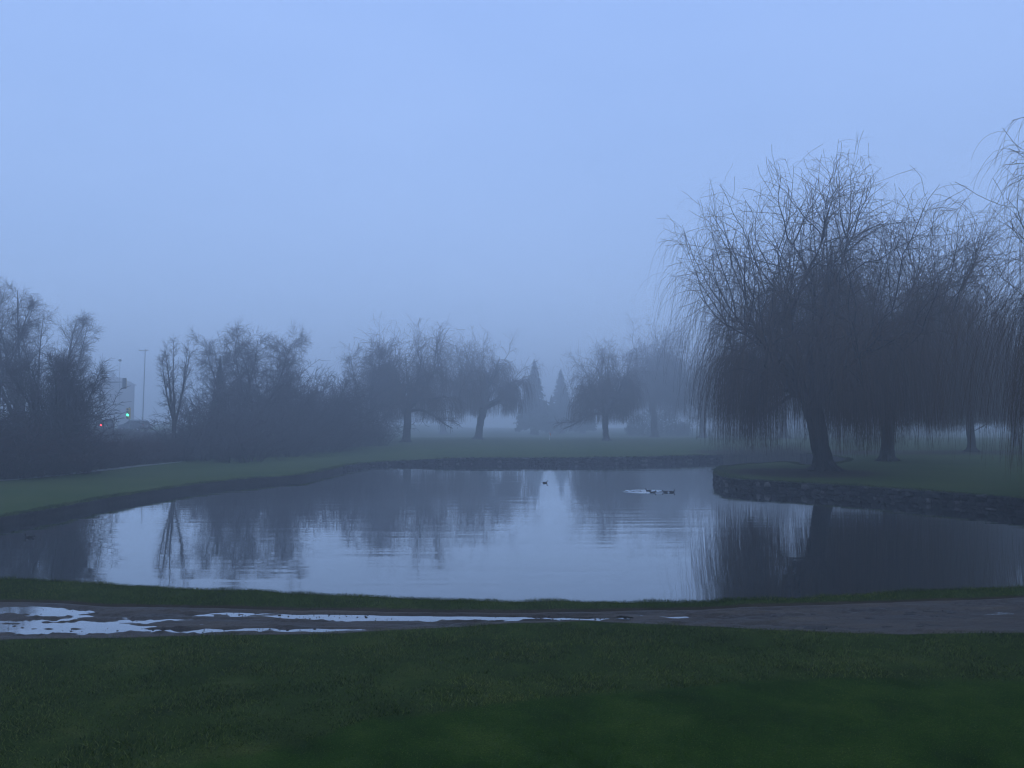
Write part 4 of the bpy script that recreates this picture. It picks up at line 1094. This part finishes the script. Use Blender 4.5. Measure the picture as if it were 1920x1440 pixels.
# ------------------------------------------------------------------ ducks
M['duck'] = mat_twig('duck_plumage', (0.02, 0.018, 0.016), (0.05, 0.04, 0.032)); M['bill'] = mat_plain('duck_bill', (0.12, 0.09, 0.03), 0.5, 0.1)
def duck_mesh(head_up=1.0):
    sp = [(-0.27, 0.115, 0.008, 0.004), (-0.24, 0.095, 0.035, 0.016), (-0.17, 0.065, 0.075, 0.045), (-0.08, 0.045, 0.098, 0.075), (0.02, 0.040, 0.100, 0.082), (0.11, 0.045, 0.085, 0.074),
          (0.165, 0.075, 0.058, 0.055), (0.185, 0.12, 0.036, 0.036), (0.190, 0.165 * head_up, 0.031, 0.031), (0.198, 0.198 * head_up, 0.036, 0.036), (0.222, 0.222 * head_up, 0.036, 0.034), (0.252, 0.218 * head_up, 0.022, 0.020), (0.265, 0.214 * head_up, 0.006, 0.006)]
    n_ = 14; C = np.array([(a, 0, b) for a, b, c_, d in sp]); Tn = np.gradient(C, axis=0); Tn /= np.linalg.norm(Tn, axis=1, keepdims=True)
    A = np.tile([0, 1.0, 0], (len(sp), 1)); B = np.cross(Tn, A); an = np.arange(n_) * 2 * math.pi / n_
    V = np.stack([C + np.outer(np.full(len(sp), math.cos(a)), [1]) * A * np.array([s[2] for s in sp])[:, None] + math.sin(a) * B * np.array([s[3] for s in sp])[:, None] for a in an], 1)
    g = np.arange(len(sp) * n_).reshape(len(sp), n_); q = np.stack([g[:-1], np.roll(g, -1, 1)[:-1], np.roll(g, -1, 1)[1:], g[1:]], -1).reshape(-1, 4)
    body = MB(); body.add(V.reshape(-1, 3), q)
    hz = 0.214 * head_up
    bill = MB(); bill.tubes(np.array([[[0.255, 0, hz], [0.285, 0, hz - 0.008], [0.315, 0, hz - 0.012]]]), np.array([[0.016, 0.014, 0.006]]), 8)
    wing = []
    for s in (-1, 1):
        wv = MB(); wv.tubes(np.array([[[0.10, s * 0.072, 0.085], [0.02, s * 0.088, 0.092], [-0.08, s * 0.080, 0.096], [-0.18, s * 0.042, 0.105], [-0.225, s * 0.02, 0.112]]]), np.array([[0.012, 0.036, 0.036, 0.020, 0.004]]), 8); wing.append(wv)
    return body, bill, wing
def make_duck(px, py, rz, label, group=None, up=1.0, sc=0.62):
    p = at_z(px, py, 0.02); r = empty('duck', (p[0], p[1], -0.012), rz, sc); tag(r, label, 'duck', 'ducks on the pond')
    b, bi, w = duck_mesh(up); b.build('body', M['duck'], r, smooth=True); bi.build('bill', M['bill'], r, smooth=True)
    for q in w: q.build('wing', M['duck'], r, smooth=True)
make_duck(1216, 920.5, R(165), 'dark duck with raised head at the centre of the pale ripple')
make_duck(1224, 923.5, R(-12), 'dark duck low in the water touching the centre of the pale ripple', up=0.8)
make_duck(1247, 922.5, R(150), 'dark duck at the right rim of the pale ripple', up=0.85)
make_duck(1260, 922.5, R(15), 'dark duck farthest right, just outside the pale ripple')
make_duck(1022, 905, R(-25), 'lone dark duck far out in mid pond below the conifer gap')
make_duck(56, 1006.5, R(180), 'dark duck near the left bank close to the left edge', up=0.85)

# ------------------------------------------------------------------ haze
HZ = 0.0054
bm = bmesh.new(); bmesh.ops.create_cube(bm, size=1.0, matrix=Matrix.Translation((0, 0, 11.5)) @ Matrix.Diagonal((1100, 1100, 27, 1)))
m = bpy.data.materials.new('mist'); m.use_nodes = True; nt = m.node_tree; nt.nodes.clear()
vo = N(nt, 'ShaderNodeVolumePrincipled'); vo.inputs['Color'].default_value = (0.93, 0.95, 0.98, 1); vo.inputs['Density'].default_value = HZ; vo.inputs['Anisotropy'].default_value = 0.7
out = N(nt, 'ShaderNodeOutputMaterial'); nt.links.new(vo.outputs[0], out.inputs['Volume'])
tag(bm_obj('haze', bm, m), 'thin blue dusk mist filling the air over park and pond', 'haze', kind='stuff')

# ------------------------------------------------------------------ world and sun
SUN_EL, SUN_AZ = R(7), R(150)
wd = bpy.data.worlds.new('World'); scene.world = wd; wd.use_nodes = True; nt = wd.node_tree
bg = nt.nodes['Background']; bg.inputs['Strength'].default_value = 0.1
sky = N(nt, 'ShaderNodeTexSky', sky_type='NISHITA', sun_disc=False, sun_elevation=SUN_EL, sun_rotation=SUN_AZ, air_density=1.5, dust_density=2.0, ozone_density=4.0)
sp = N(nt, 'ShaderNodeSeparateXYZ'); nt.links.new(coords(nt, 'Generated'), sp.inputs[0])
lay = ramp(nt, sp.outputs['Z'], [(0.0, (4.2, 6.05, 9.4)), (0.20, (3.65, 5.55, 9.7)), (0.45, (3.5, 5.45, 10.3)), (0.75, (5.4, 7.6, 12.4)), (1.0, (6.0, 8.3, 13.0))])
cl = noise(nt, 1.6, 4, mapping(nt, coords(nt, 'Generated'), (1, 1, 2.5)))
lay = mixrgb(nt, 0.2, lay, ramp(nt, cl, [(0.3, (3.0, 4.8, 9.0)), (0.7, (5.2, 7.2, 11.8))]))
nt.links.new(mixrgb(nt, 0.93, sky.outputs[0], lay), bg.inputs['Color'])
sl = bpy.data.lights.new('sun', 'SUN'); sl.energy = 0.08; sl.angle = R(60); sl.color = (1.0, 0.95, 0.9)
so = bpy.data.objects.new('sun', sl); COL.objects.link(so)
dirv = Vector((math.sin(SUN_AZ) * math.cos(SUN_EL), math.cos(SUN_AZ) * math.cos(SUN_EL), math.sin(SUN_EL)))
so.rotation_euler = dirv.to_track_quat('Z', 'Y').to_euler(); so.location = (0, -20, 40)

# ------------------------------------------------------------------ camera and render settings
cam = bpy.data.cameras.new('camera'); cam.sensor_width = 36; cam.lens = 36 * F / 1920; cam.clip_end = 3000; cam.clip_start = 0.1
co = bpy.data.objects.new('camera', cam); COL.objects.link(co); co.location = (0, 0, CAM_H); co.rotation_euler = (R(90) + PITCH, 0, 0)
scene.camera = co
scene.view_settings.view_transform = 'Standard'; scene.view_settings.look = 'None'; scene.view_settings.gamma = 1; scene.view_settings.exposure = 0
scene.view_settings.use_curve_mapping = False
scene.render.engine = 'CYCLES'
scene.cycles.use_denoising = True; scene.cycles.denoiser = 'OPENIMAGEDENOISE'
scene.cycles.volume_bounces = 3; scene.cycles.max_bounces = 5; scene.cycles.diffuse_bounces = 2; scene.cycles.glossy_bounces = 3
scene.cycles.filter_width = 1.2
scene.cycles.use_adaptive_sampling = True; scene.cycles.adaptive_threshold = 0.02
